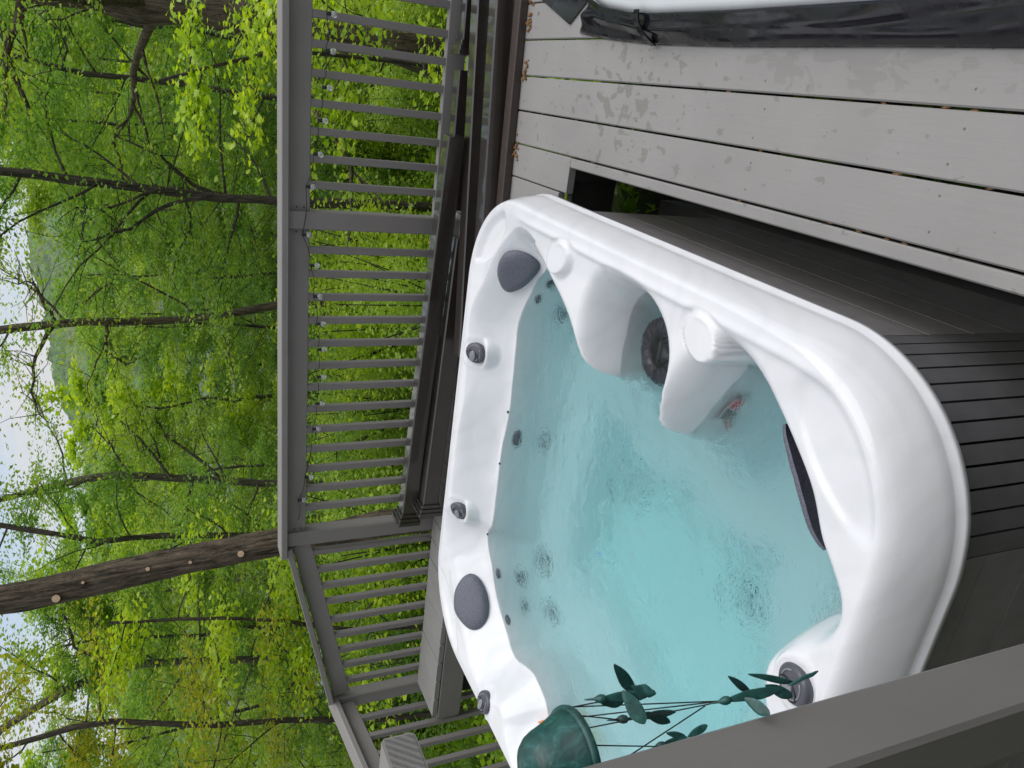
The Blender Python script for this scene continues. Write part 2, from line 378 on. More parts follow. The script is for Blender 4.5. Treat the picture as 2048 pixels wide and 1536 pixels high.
# ------------------------------------------------------------------ the land: slope, lake, far hill
def terrain(x, y):
    x = np.asarray(x, float); y = np.asarray(y, float)
    s = x * FH[0] + y * FH[1]; t = x * RH[0] + y * RH[1]
    d = np.clip(s - 3.2, 0, None)
    z = -0.78 - 0.215 * np.minimum(d, 70) + 0.02 * t * np.clip(d / 8, 0, 1) * np.exp(-np.abs(t) / 40)
    z = z + np.clip(d / 3, 0, 1) * (0.18 * np.sin(0.55 * x + 0.9) * np.sin(0.47 * y) + 0.10 * np.sin(1.7 * x + 2.1 * y))
    return np.maximum(z, -21.0)
ss = np.concatenate([np.linspace(-12, 3, 16), np.linspace(3.4, 30, 90), np.linspace(31, 90, 50), np.array([120, 300, 700, 1500, 3000.])])
tt = np.concatenate([[-3000, -900, -300], np.linspace(-90, 90, 181), [300, 900, 3000]])
S, T = np.meshgrid(ss, tt, indexing='ij')
GX = S * FH[0] + T * RH[0]; GY = S * FH[1] + T * RH[1]; GZ = terrain(GX, GY)
def grid_mesh(X, Y, Z, smooth=True, name='grid'):
    n, m = X.shape; V = np.stack([X, Y, Z], -1).reshape(-1, 3)
    i = np.arange(n * m).reshape(n, m)
    q = np.stack([i[:-1, :-1], i[1:, :-1], i[1:, 1:], i[:-1, 1:]], -1).reshape(-1, 4)
    return mesh_np(V, q.ravel(), np.full(len(q), 4), smooth, name)
g = obj('ground', grid_mesh(GX, GY, GZ), M_GROUND); tag(g, 'leafy hillside falling away below the deck', kind='structure')
if g.data.polygons[0].normal.z < 0: g.data.flip_normals()
LZ = -15.5
lk = MB(); a = FH * 60; 
lk.add([tuple((FH * s + RH * t)[:2]) + (LZ,) for s, t in ((66, -2500), (66, 2500), (1200, 2500), (1200, -2500))], [(0, 1, 2, 3)])
lake = lk.build('lake', M_LAKE); tag(lake, 'calm green lake beyond the trees', kind='structure')
if lake.data.polygons[0].normal.z < 0: lake.data.flip_normals()
hs = np.concatenate([np.linspace(640, 1000, 90), np.linspace(1010, 1500, 14)]); ha = np.radians(np.linspace(-48, 48, 420))
HS, HA = np.meshgrid(hs, ha, indexing='ij')
HX = (HS / np.cos(HA))[..., None] * (np.cos(HA)[..., None] * FH + np.sin(HA)[..., None] * RH)
el = np.radians(4.7 + 0.125 * (np.degrees(HA) + 8.6) + 0.35 * np.sin(HA * 17) + 0.2 * np.sin(HA * 41 + 1))
ridge = 990 * np.tan(np.clip(el, 0.03, 1)) / np.cos(HA)
k = np.clip((HS - 640) / 350, 0, 1); prof = k ** 0.8
HZ = LZ - 1 + (ridge + 16) * prof - np.clip(HS - 1010, 0, None) * 0.05 + rng.normal(0, 1.6, HS.shape) * np.clip(k * 8, 0.2, 1) + 3.0 * np.abs(np.sin(HX[..., 0] * 0.11) * np.sin(HX[..., 1] * 0.13))
hill = obj('hill', grid_mesh(HX[..., 0], HX[..., 1], HZ), M_HILL); tag(hill, 'long wooded hill across the lake', kind='structure')

# ------------------------------------------------------------------ deck
deck = thing('deck', 'grey painted board deck around the sunken tub', None, (0, 0, -0.2), kind='structure')
def kid(o, p):                        # parent keeping world place
    o.parent = p; o.matrix_parent_inverse = Matrix.Translation(-p.location); return o
BT = 0.030
GAPX = [0.0815 + 0.1447 * i for i in range(0, 10)]
LEFT = [0.0815, -0.0635, -0.2035, -0.3475] + [-0.3475 - 0.1440 * i for i in range(1, 25)]
edges = sorted(set(GAPX + LEFT), reverse=True)
screws = MB(); litter = MB()
def tilt_far(x): return 3.985 + 0.012 * x
for i in range(len(edges) - 1):
    x1, x0 = edges[i], edges[i + 1]
    gap = 0.0024 + 0.0016 * random.random()
    xa, xb = x0 + gap, x1 - gap
    if x0 > -0.21: y0 = -1.6
    elif x0 > -0.36: y0 = 2.786
    elif x0 > -0.50: y0 = 2.85
    elif x0 > -0.65: y0 = 2.93
    elif x0 > -2.66: y0 = 2.995
    else: y0 = 3.594
    y1 = 4.06 if x0 > -2.55 else 3.918
    zt = random.uniform(-0.0012, 0.0012)
    m = MB().prism(((xa + xb) / 2, y0, -BT / 2 + zt), ((xa + xb) / 2, y1, -BT / 2 + zt), xb - xa, BT, 0.004)
    b = kid(m.build('deck_board', M_DECK), deck)
    for yj in np.arange(-1.3, 4.0, 0.61):
        if yj < y0 + 0.03 or yj > y1 - 0.03: continue
        for q in (0.22, 0.78):
            screws.lathe([(0.0031, -0.004), (0.0031, 0.0005), (0.0012, 0.0009)], 7, (xa + (xb - xa) * q + random.uniform(-.006, .006), yj + random.uniform(-.012, .012), zt))
    if x0 > -0.4:
        for _ in range(8 if y0 < 0 else 4):
            yy = random.uniform(max(y0, 0.5), 3.34); r = random.uniform(0.0022, 0.0042)
            litter.lathe([(r * 0.3, -r * 3), (r, 0), (r * 0.3, r * 3)], 5, (x0 + random.uniform(-.002, .002), yy, -0.010), (random.random() * .3 - .15, 1, random.random() * .3 - .15))
# narrow board beside the opening, cut from the last full one
m = MB().prism((-0.2255, -1.6, -BT / 2), (-0.2255, 2.782, -BT / 2), 0.0365, BT, 0.004); kid(m.build('deck_board', M_DECK), deck)
# leaf litter blown against the far trim
for bx in (0.30, -0.225, 0.10):
    for _ in range(16):
        r = random.uniform(0.004, 0.011)
        litter.lathe([(r * 0.3, -r), (r * 0.8, 0), (r * 0.3, r)], 5, (bx + random.gauss(0, .03), 3.318 + random.gauss(0, .012) - .01, 0.004), (random.random() - .5, random.random() - .5, 0.3))
o = kid(screws.build('screw', M_SCREW), deck); o['kind'] = 'stuff'
M_LITTER = mat_simple('dry_catkins', (0.22, 0.12, 0.05), 0.9, 0.4, 200)
o = litter.build('leaf_litter', M_LITTER); tag(o, 'dry brown bits caught in the gaps between deck boards', 'leaf litter', kind='stuff')
# framing below: joists, fascia round the opening
jm = MB()
for yj in np.arange(-1.0, 3.4, 0.41):
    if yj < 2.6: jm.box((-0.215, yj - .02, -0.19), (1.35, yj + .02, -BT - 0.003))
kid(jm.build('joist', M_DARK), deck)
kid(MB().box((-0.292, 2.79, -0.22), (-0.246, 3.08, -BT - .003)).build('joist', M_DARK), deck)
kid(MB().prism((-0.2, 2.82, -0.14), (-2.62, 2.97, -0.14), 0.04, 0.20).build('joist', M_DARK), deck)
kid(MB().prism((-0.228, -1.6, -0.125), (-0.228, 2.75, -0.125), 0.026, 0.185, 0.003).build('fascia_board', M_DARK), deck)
kid(MB().prism((-2.60, 3.606, -0.042 - 0.07), (-3.81, 3.606, -0.042 - 0.07), 0.03, 0.15, 0.003).build('fascia_board', M_RAIL), deck)
kid(MB().prism((-3.82, 3.60, -0.112), (-3.82, 3.918, -0.112), 0.03, 0.15, 0.003).build('fascia_board', M_RAIL), deck)
kid(MB().prism((-3.81, 3.935, -0.112), (1.3, 4.08, -0.112), 0.03, 0.15, 0.003).build('fascia_board', M_RAIL), deck)
for px_, py_ in ((-3.7, 3.75), (-2.75, 3.7), (1.1, 3.95), (-0.1, 3.9), (-.1, -.9), (-1.4, 3.9)):
    kid(MB().box((px_ - .045, py_ - .045, -1.3), (px_ + .045, py_ + .045, -0.045)).build('support_post', M_DARK), deck)
# brown edge trim at the far end of the boards
tr = thing('edge_trim', 'low brown trim strip across the far ends of the deck boards', 'trim', (0, 3.38, 0))
o = MB().prism((0.95, 3.418, 0.021), (-2.4, 3.26, 0.021), 0.066, 0.040, 0.004).build('trim_strip', M_BROWN2); kid(o, tr)

# unseen house wall, added behind the viewer to shade faces turned that way
shade_wall = thing('house', 'grey clapboard wall added out of view to shade surfaces that face the viewer', None, (0, -1.75, -0.8), kind='structure')
M_SIDING = mat_simple('siding', (0.38, 0.37, 0.35), 0.7, 0.08, 8)
for k in range(27): kid(MB().prism((-5.5, -1.75, -0.7 + k * 0.19), (4.5, -1.75, -0.7 + k * 0.19), 0.03, 0.185, 0.003).build('clapboard', M_SIDING), shade_wall)
kid(MB().box((-5.5, -2.1, -0.8), (4.5, -1.78, 4.4)).build('wall', M_SIDING), shade_wall)

# ------------------------------------------------------------------ railings
def railing_panel(root, p0, p1, zc0, zc1, zb, us, cap_w=0.15, cap=True, bottom=True, bal_bottom=None, bm=M_RAIL):
    """panel between plan points p0 and p1; cap top z runs zc0..zc1; us = baluster fractions"""
    p0 = np.array(p0); p1 = np.array(p1); d = (p1 - p0) / np.linalg.norm(p1 - p0)
    P = lambda u, z: np.array([*(p0 + (p1 - p0) * u), z])
    nrm = np.array([-d[1], d[0]]); 
    top = lambda u: zc0 + (zc1 - zc0) * u
    kid(MB().prism(P(0, top(0) - 0.038 - 0.055), P(1, top(1) - 0.038 - 0.055), 0.040, 0.105, 0.003).build('top_rail', bm), root)
    if bottom: kid(MB().prism(P(0, zb + 0.05), P(1, zb + 0.05), 0.042, 0.10, 0.003).build('bottom_rail', bm), root)
    for u in us:
        b0 = (zb + 0.10) if bal_bottom is None else bal_bottom
        kid(MB().prism(P(u, b0), P(u, top(u) - 0.146), 0.036, 0.036, 0.003, up=(d[0], d[1], 0)).build('baluster', M_BAL), root)
def ycen(x): return 3.992 + 0.008 * (x - 0.27)
def ztop(x): return 0.95 + 0.0115 * (x - 0.27)
r1 = thing('deck_railing', 'long grey railing with square balusters across the far edge of the deck', 'railing', (-0.7, 3.99, 0))
def bal_x(y, v=622):                   # plan x of a baluster seen at photo row y
    return on_y(v, y, 3.99)[0]
post_xs = [1.35, bal_x(438), -2.555]
capm = MB().prism((1.5, ycen(1.5), ztop(1.5) - .018), (-2.66, ycen(-2.66), ztop(-2.66) - .018), 0.15, 0.036, 0.004).build('cap_board', M_RAIL); kid(capm, r1)
for x in post_xs:
    po = kid(MB().prism((x, ycen(x), -0.9), (x, ycen(x), ztop(x) - 0.037), 0.09, 0.09, 0.005, up=(0, 1, 0)).build('post', M_BAL), r1)
    for sx in (-1, 1):                  # pairs of nail heads where the rails meet the post
        if -2.3 < x + sx < 1.4:
            for zz in (0.035, 0.07):
                n_ = MB().lathe([(0.004, 0), (0.004, 0.002)], 7, (x + sx * 0.062, ycen(x) - 0.0212, ztop(x) - 0.045 - zz), (0, -1, 0)).build('nail_head', M_BLACK); kid(n_, r1)
rows_a = [25.6, 85.5, 145, 205, 261.5, 316, 369]; rows_b = [498.6, 546, 592.6, 638.8, 685, 729, 772, 815, 856, 895, 934, 973, 1010]
def panel1(xa, xb, rows, extra=()):
    us = [(bal_x(y) - xa) / (xb - xa) for y in rows] + list(extra)
    railing_panel(r1, (xa, ycen(xa)), (xb, ycen(xb)), ztop(xa), ztop(xb), 0.042, us)
xa = post_xs[0] - .045; xb = post_xs[1] + .045; x_first = bal_x(25.6)
panel1(xa, xb, rows_a, [(x_first + .132 * k - xa) / (xb - xa) for k in range(1, 8)])
panel1(post_xs[1] - .045, post_xs[2] + .045, rows_b)
# sloping side railings beyond the left end of the deck
r2 = thing('stair_railing', 'grey railing sloping down from the far corner post, second of the three', 'railing', (-3.2, 3.97, 0))
rows2 = [1103, 1138, 1171, 1202, 1239, 1270, 1300, 1330, 1361]; vs2 = [627, 638, 645, 652, 660, 667, 674, 682, 688]
xs2 = [on_y(v, y, 3.975)[0] for v, y in zip(vs2, rows2)]
A2, B2 = (-2.612, 3.975), (-3.80, 3.975)
railing_panel(r2, A2, B2, 0.885, 0.600, -0.66, [(x - A2[0]) / (B2[0] - A2[0]) for x in xs2], bottom=True)
kid(MB().prism((A2[0], 3.975, 0.889 - .018), (B2[0] - .03, 3.975, 0.60 - .018), 0.135, 0.036, 0.004).build('cap_board', M_RAIL), r2)
r3 = thing('side_railing', 'grey railing turning towards the viewer past the sloping one, lowest of three', 'railing', (-3.9, 3.3, 0))
kid(MB().prism((-3.87, 3.985, -1.3), (-3.87, 3.985, 0.545), 0.09, 0.09, 0.005, up=(0, 1, 0)).build('post', M_BAL), r3)
A3, B3 = (-3.89, 3.94), (-3.89, 2.2)
ys3 = [3.80, 3.64, 3.485, 3.33, 3.175, 3.02, 2.865, 2.71, 2.55, 2.4]
railing_panel(r3, A3, B3, 0.572, 0.40, -0.75, [(y - A3[1]) / (B3[1] - A3[1]) for y in ys3])
kid(MB().prism((-3.89, 4.03, 0.575 - .018), (-3.89, 2.15, 0.395 - .018), 0.135, 0.036, 0.004).build('cap_board', M_RAIL), r3)
# near railing: post beside the camera and the end of its cap board
r4 = thing('near_railing', 'dark grey post and board end of the railing closest to the viewer', 'railing', (-0.67, 0.445, -0.2))
kid(MB().prism((-0.672, 0.445, -0.9), (-0.672, 0.445, 1.9), 0.09, 0.09, 0.006, up=(0, 1, 0)).build('post', M_POST), r4)
def mat_endgrain():
    m, n, b = mat_new('rough_sawn_end'); 
    mp_ = wpos(n, (1, 1, 1)); ro = N(n, 'ShaderNodeVectorRotate'); ro.inputs['Angle'].default_value = 0.7; ro.inputs['Axis'].default_value = (1, 0, 0); n.links.new(mp_, ro.inputs['Vector'])
    wv = N(n, 'ShaderNodeTexWave'); wv.inputs['Scale'].default_value = 42; wv.bands_direction = 'Y'; wv.inputs['Distortion'].default_value = 1.6; wv.inputs['Detail'].default_value = 3; wv.inputs['Detail Scale'].default_value = 2
    n.links.new(ro.outputs[0], wv.inputs['Vector'])
    r = ramp(n, [(0.2, (0.135, 0.132, 0.128)), (0.8, (0.185, 0.18, 0.175))]); n.links.new(wv.outputs['Fac'], r.inputs['Fac']); n.links.new(r.outputs['Color'], b.inputs['Base Color'])
    b.inputs['Roughness'].default_value = 0.8; bump(n, b, wv.outputs['Fac'], 0.4, 0.003); return m
M_END = mat_endgrain()
kid(MB().prism((-0.641, 0.545, 1.290), (-1.9, 0.545, 1.290), 0.095, 0.037, 0.004).build('cap_board', M_RAIL), r4)
kid(MB().box((-0.6415, 0.501, 1.2745), (-0.639, 0.589, 1.3055)).build('sawn_end', M_END), r4)

# ------------------------------------------------------------------ hot tub
TX0, TX1, TY0, TY1 = -2.48, -0.347, 0.755, 2.975
TUB_C, TUB_S = math.cos(math.radians(1.2)), math.sin(math.radians(1.2))      # the tub sits a degree off the boards
ZW, ZR = 0.170, 0.325
TC = np.array([(TX0 + TX1) / 2, (TY0 + TY1) / 2])
tub = thing('hot_tub', 'white acrylic hot tub with dark grey cabinet set into the deck', 'hot tub', (TC[0], TC[1], -0.62))
W = [(-.56, 2.46), (-.625, 2.565), (-.726, 2.647), (-.871, 2.716), (-1.02, 2.707), (-1.264, 2.697), (-1.454, 2.724), (-1.652, 2.723), (-1.818, 2.722), (-1.894, 2.757),
     (-2.019, 2.664), (-2.13, 2.554), (-2.202, 2.436), (-2.246, 2.341), (-2.188, 2.18), (-2.217, 2.053), (-2.285, 1.97), (-2.33, 1.8), (-2.33, 1.4), (-2.25, 1.1), (-2.02, .95), (-1.75, .925),
     (-1.5, .93), (-1.37, .925), (-1.28, .95), (-1.2, 1.0), (-1.1, 1.02), (-1.0, .97), (-.935, .905), (-.875, .885), (-.83, .925), (-.78, .975), (-.70, 1.03), (-.64, 1.10), (-.58, 1.19), (-.535, 1.27),
     (-.52, 1.33), (-.544, 1.385), (-.60, 1.418), (-.723, 1.495), (-.828, 1.562), (-.80, 1.605), (-.70, 1.60), (-.59, 1.60), (-.515, 1.67), (-.495, 1.78), (-.505, 1.88), (-.575, 1.935), (-.70, 1.945), (-.80, 1.945),
     (-.79, 2.01), (-.735, 2.065), (-.675, 2.14), (-.62, 2.24), (-.575, 2.35)]
def catmull(P, k=6):
    P = np.array(P, float); n = len(P); out_ = []
    for i in range(n):
        p0, p1, p2, p3 = P[i - 1], P[i], P[(i + 1) % n], P[(i + 2) % n]
        for j in range(k):
            t = j / k
            out_.append(0.5 * ((2 * p1) + (-p0 + p2) * t + (2 * p0 - 5 * p1 + 4 * p2 - p3) * t * t + (-p0 + 3 * p1 - 3 * p2 + p3) * t ** 3))
    return np.array(out_)
WP = catmull(W)
def sdf(P, poly):
    """signed distance, positive inside"""
    P = np.asarray(P, float); A = poly; B = np.roll(poly, -1, 0); d = np.full(len(P), 1e9); ins = np.zeros(len(P), bool)
    for a_, b_ in zip(A, B):
        e = b_ - a_; wv_ = P - a_; t = np.clip((wv_ @ e) / (e @ e + 1e-12), 0, 1)
        q = wv_ - t[:, None] * e; d = np.minimum(d, (q * q).sum(1))
        c = ((a_[1] <= P[:, 1]) & (b_[1] > P[:, 1])) | ((b_[1] <= P[:, 1]) & (a_[1] > P[:, 1]))
        xi = a_[0] + (P[:, 1] - a_[1]) / (e[1] if abs(e[1]) > 1e-12 else 1e-12) * e[0]
        ins ^= c & (P[:, 0] < xi)
    d = np.sqrt(d); return np.where(ins, d, -d)
def sstep(x): x = np.clip(x, 0, 1); return x * x * (3 - 2 * x)
def rrect(P, r=0.40):
    """distance inside the rounded outline of the tub (positive inside)"""
    hx, hy = (TX1 - TX0) / 2, (TY1 - TY0) / 2
    D_ = P - TC; D_ = np.stack([D_[:, 0] * TUB_C - D_[:, 1] * TUB_S, D_[:, 0] * TUB_S + D_[:, 1] * TUB_C], -1)
    q = np.abs(D_) - np.array([hx - r, hy - r])
    return -(np.minimum(np.maximum(q[:, 0], q[:, 1]), 0) + np.linalg.norm(np.maximum(q, 0), axis=1) - r)
COVE = np.array([-.65, 1.78])
def H(P, full=True):
    P = np.atleast_2d(np.asarray(P, float))[:, :2]
    d = sdf(P, WP); ox = rrect(P)
    x, y = P[:, 0], P[:, 1]
    farw = sstep((y - 2.2) / 0.35); leftw = sstep((-1.9 - x) / 0.3); rightw = sstep((x + 0.9) / 0.2); nearw = sstep((1.25 - y) / 0.25)
    wd = 0.085 + 0.075 * np.maximum(farw * (1 - 0.35 * rightw), leftw * 0.6) - 0.025 * nearw
    o_ = np.clip(-d, 0, None)
    k_ = np.clip(o_ / wd, 0, 1)
    rise = np.where(farw + leftw > 0.5, 0.55 * k_ + 0.45 * sstep(k_), 1 - (1 - k_) ** 2.2)
    zr = ZR - 0.012 * sstep((ox - 0.05) / 0.12)
    z = ZW + (zr - ZW) * rise
    di = np.clip(d, 0, None)
    foot = sstep((di - 0.34) / 0.14)
    cove = np.exp(-(((x - COVE[0]) / 0.16) ** 2 + ((y - COVE[1]) / 0.16) ** 2))
    z = z - np.where(d > 0, 0.40 * (0.55 * np.clip(di / 0.05, 0, 1) + 0.45 * sstep(di / 0.15)) + 0.17 * foot, 0)
    if not full: return z
    def ell(cx, cy, rx, ry, ang=0.0):
        c_, s_ = math.cos(ang), math.sin(ang); u = (x - cx) * c_ + (y - cy) * s_; v = -(x - cx) * s_ + (y - cy) * c_
        return np.sqrt((u / rx) ** 2 + (v / ry) ** 2)
    edge_ = sstep((ox - 0.05) / 0.04)
    # cast dishes in the rim corners
    e1 = ell(-.515, 2.775, .165, .080, -0.85); z -= 0.018 * sstep((1.1 - e1) / 0.16) * sstep(-d / .03) * edge_
    e2 = ell(-.575, .950, .175, .072, 0.86); z -= 0.009 * sstep((1.1 - e2) / 0.25) * sstep(-d / 0.03) * edge_
    e3 = ell(-2.285, 2.765, .19, .042, 0.86); z -= 0.014 * sstep((1.12 - e3) / 0.2) * sstep(-d / .03) * edge_
    for cx, cy, rx, ry in ((-1.42, 2.79, .21, .075), (-2.33, 1.72, .08, .2)):
        z -= 0.010 * sstep((1.2 - ell(cx, cy, rx, ry)) / 0.7) * sstep(-d / .02) * edge_
    # ridges between seats, raised pads beside the filter bay
    for cx, cy, rx, ry, an in ((-.475, 2.175, .050, .075, 0.4), (-.492, 1.405, .052, .072, -0.3)):
        e = ell(cx, cy, rx, ry, an); f_ = sstep((1.12 - e) / 0.2) * edge_; z = z * (1 - f_) + 0.333 * f_ - 0.008 * np.exp(-((e - 1.25) / 0.12) ** 2) * edge_
    # bosses under the rim controls
    for cx, cy, r_ in KNOB_XY:
        e = ell(cx, cy, r_, r_); zt_ = ZR - 0.004 if cy < 1.2 else ZR - 0.055
        f_ = sstep((1.5 - e) / 0.4); z = z * (1 - f_) + np.maximum(z, zt_) * f_ + 0.005 * np.exp(-((e - 1.22) / 0.12) ** 2)
    # bead along the inner edge of the rim
    z += 0.006 * np.exp(-((ox - 0.075) / 0.012) ** 2) * sstep((x + 0.6) / 0.1) * sstep((2.6 - y) / .2) * sstep((y - .95) / .2)
    return z
KNOB_XY = [(-1.03, 2.835, .052), (-1.80, 2.85, .052), (-2.385, 2.27, .052), (-2.31, 1.93, .052), (-1.075, .885, .05)]
# rings from the middle out to the rim, then over the rolled lip
MA = 760
th = np.linspace(0, 2 * math.pi, MA, endpoint=False)
def outline(th, off=0.0):
    hx, hy, r = (TX1 - TX0) / 2, (TY1 - TY0) / 2, 0.40
    D = np.stack([np.cos(th), np.sin(th)], -1); lo = np.zeros(len(th)); hi = np.full(len(th), 3.0)
    for _ in range(40):
        mid = (lo + hi) / 2; ins = rrect(TC + D * mid[:, None]) > -off; lo = np.where(ins, mid, lo); hi = np.where(ins, hi, mid)
    return TC + D * lo[:, None], D
OUT, DIRS = outline(th)
fr = np.concatenate([np.linspace(0.03, 0.30, 12), np.linspace(0.31, 0.62, 50), np.linspace(0.625, 0.985, 120)])
OUTN = np.stack([OUT[:, 0] - TC[0], OUT[:, 1] - TC[1]], -1)
eps = 1e-3
gn = np.stack([rrect(OUT - [eps, 0]) - rrect(OUT + [eps, 0]), rrect(OUT - [0, eps]) - rrect(OUT + [0, eps])], -1); gn /= np.linalg.norm(gn, axis=1)[:, None]
nearf = sstep((1.35 - OUT[:, 1]) / 0.5); bw = 0.036 + 0.030 * nearf
rings = []
LIPN = [(1.0, 0.0), (0.86, -0.004), (0.70, -0.012), (0.54, -0.026), (0.38, -0.047), (0.22, -0.075), (0.10, -0.102), (0.03, -0.125)]
inner = OUT - gn * bw[:, None]
for f_ in fr:
    Pp = TC + (inner - TC) * (f_ / 0.985); rings.append(np.column_stack([Pp, H(Pp)]))
zrim = rings[-1][:, 2]
for a_, dz in LIPN[1:]:
    Pp = OUT - gn * (bw * a_)[:, None]; rings.append(np.column_stack([Pp, zrim + dz]))
zl = rings[-1][:, 2]
rings.append(np.column_stack([OUT - gn * 0.004, zl - 0.012])); rings.append(np.column_stack([OUT + gn * 0.006, zl - 0.018]))
rings.append(np.column_stack([OUT + gn * 0.006, zl - 0.034])); rings.append(np.column_stack([OUT - gn * 0.012, zl - 0.038])); rings.append(np.column_stack([OUT - gn * 0.07, zl - 0.030]))
Vt = np.concatenate(rings + [np.array([[TC[0], TC[1], float(H(TC)[0])]])]); nr = len(rings)
idx = np.arange(nr * MA).reshape(nr, MA); nx = np.roll(idx, -1, 1)
q = np.stack([idx[:-1], nx[:-1], nx[1:], idx[1:]], -1).reshape(-1, 4)[:, ::-1]
tri = np.stack([np.full(MA, nr * MA), idx[0], nx[0]], -1)
loops = np.concatenate([q.ravel(), tri.ravel()]); sizes = np.concatenate([np.full(len(q), 4), np.full(len(tri), 3)])
shell = obj('acrylic_shell', mesh_np(Vt, loops, sizes, True, 'acrylic_shell'), M_ACRYL); kid(shell, tub); recalc(shell)
ZLIP = float(np.mean(zl)) - 0.03

# water: closed body with a rippled top
WM = 300; WR = 150; WO = outline(np.linspace(0, 2 * math.pi, WM, endpoint=False))[0]; WO = TC + (WO - TC) * 0.915
wr = np.linspace(0.006, 1.0, WR); WXY = TC + (WO - TC)[None] * wr[:, None, None]; V1 = np.zeros((WR, WM, 3)); V1[..., :2] = WXY
for i in range(WR):
    for j in range(WM):
        x, y = WXY[i, j]
        d_ = math.hypot(x + 0.85, y - 1.86); act = 0.35 + 1.2 * math.exp(-(d_ / 0.6) ** 2) + 0.8 * math.exp(-((x + 1.25) ** 2 + (y - 1.75) ** 2) / 0.16)
        V1[i, j, 2] = ZW + 0.0060 * act * mnoise.noise((x * 5, y * 5, 0.3)) + 0.0058 * act * mnoise.noise((x * 13 + 4, y * 17, 1.7)) + 0.0014 * act * mnoise.noise((x * 38, y * 30, 5.0))
V1 = V1.reshape(-1, 3); i1 = np.arange(WR * WM).reshape(WR, WM); n1 = np.roll(i1, -1, 1)
q1 = np.stack([i1[:-1], n1[:-1], n1[1:], i1[1:]], -1).reshape(-1, 4); bd = i1[-1]; nb = WM
V2 = V1[bd].copy(); V2[:, 2] = -0.56; Vw = np.concatenate([V1, V2]); b2 = np.arange(nb) + WR * WM
side = np.stack([bd, b2, np.roll(b2, -1), np.roll(bd, -1)], -1)
loops = np.concatenate([q1.ravel(), i1[0][::-1], side.ravel(), b2[::-1]]); sizes = np.concatenate([np.full(len(q1), 4), [WM], np.full(nb, 4), [nb]])
wme = mesh_np(Vw, loops, sizes, False, 'tub_water'); sm = np.zeros(len(sizes), bool); sm[:len(q1)] = True; wme.polygons.foreach_set('use_smooth', sm)
water = obj('tub_water', wme, M_WATER); recalc(water)
tag(water, 'clear turquoise rippling water filling the white hot tub', 'water')

# places on the shell, through air or through the water
hgx = np.linspace(TX0, TX1, 240); hgy = np.linspace(TY0, TY1, 250)
HGX, HGY = np.meshgrid(hgx, hgy, indexing='ij'); HG = H(np.stack([HGX.ravel(), HGY.ravel()], -1)).reshape(HGX.shape)
def Hq(p):
    fx = (p[0] - TX0) / (TX1 - TX0) * 239; fy = (p[1] - TY0) / (TY1 - TY0) * 249
    if not (0 <= fx < 239 and 0 <= fy < 249): return -9.0
    i, j = int(fx), int(fy); a_, b_ = fx - i, fy - j
    return float(HG[i, j] * (1 - a_) * (1 - b_) + HG[i + 1, j] * a_ * (1 - b_) + HG[i, j + 1] * (1 - a_) * b_ + HG[i + 1, j + 1] * a_ * b_)
def hit_shell(x, y, refr=True):
    d = ray(x, y); d = d / np.linalg.norm(d); p = CAM + d * 0.7; wet = False
    for _ in range(1400):
        p = p + d * 0.003
        if p[2] <= Hq(p): break
        if refr and not wet and p[2] < ZW:
            wet = True; eta = 1 / 1.33; c = -d[2]; k2 = 1 - eta * eta * (1 - c * c); d = np.array([eta * d[0], eta * d[1], -math.sqrt(k2)])
    return np.array([p[0], p[1], Hq(p)])
def shell_n(p, e=0.012):
    hx = (Hq(p[:2] + [e, 0]) - Hq(p[:2] - [e, 0])) / (2 * e); hy = (Hq(p[:2] + [0, e]) - Hq(p[:2] - [0, e])) / (2 * e)
    n_ = np.array([-hx, -hy, 1.0]); return n_ / np.linalg.norm(n_)
def patch(name, pts, mat, thick, parent=tub, rings_=7, lift=0.002):
    """padded cushion whose outline lies on the shell at the given places"""
    px = np.array(pts, float); cpx = px.mean(0); c = hit_shell(*cpx, refr=False); nn = shell_n(c, 0.05)
    c = c + nn * 0.006; rays = [ray(*p) for p in catmull(px, 4)]
    pts = np.array([CAM + r * ((c - CAM) @ nn) / (r @ nn) for r in rays]); n = len(pts)
    V = []; 
    for k in range(rings_ + 1):
        f_ = 1 - (k / (rings_ + 0.6)) ** 1.6 if k else 1.0
        lift_ = lift + thick * math.sqrt(max(0, 1 - f_ ** 4)) if k else -0.030
        if k == 1: f_ = 0.995; lift_ = lift + thick * 0.25
        V += [c + (p - c) * f_ + nn * lift_ for p in pts]
    F = [(k * n + i, k * n + (i + 1) % n, (k + 1) * n + (i + 1) % n, (k + 1) * n + i) for k in range(rings_) for i in range(n)]
    F += [tuple(range(rings_ * n, rings_ * n + n)), tuple(range(n - 1, -1, -1))]
    return recalc(kid(obj(name, mesh_from(V, F, name, True), mat), parent))
pf = [(1000, 520), (1012, 505), (1035, 500), (1060, 507), (1078, 522), (1080, 537), (1068, 554), (1045, 574), (1020, 582), (1005, 572), (996, 545)]
o = patch('pillow', pf, M_PILLOW, 0.026)
pf = [(909, 1205), (912, 1180), (925, 1157), (942, 1147), (958, 1156), (971, 1180), (977, 1210), (974, 1238), (960, 1257), (942, 1259), (925, 1245), (912, 1225)]
o = patch('pillow', pf, M_PILLOW, 0.026)
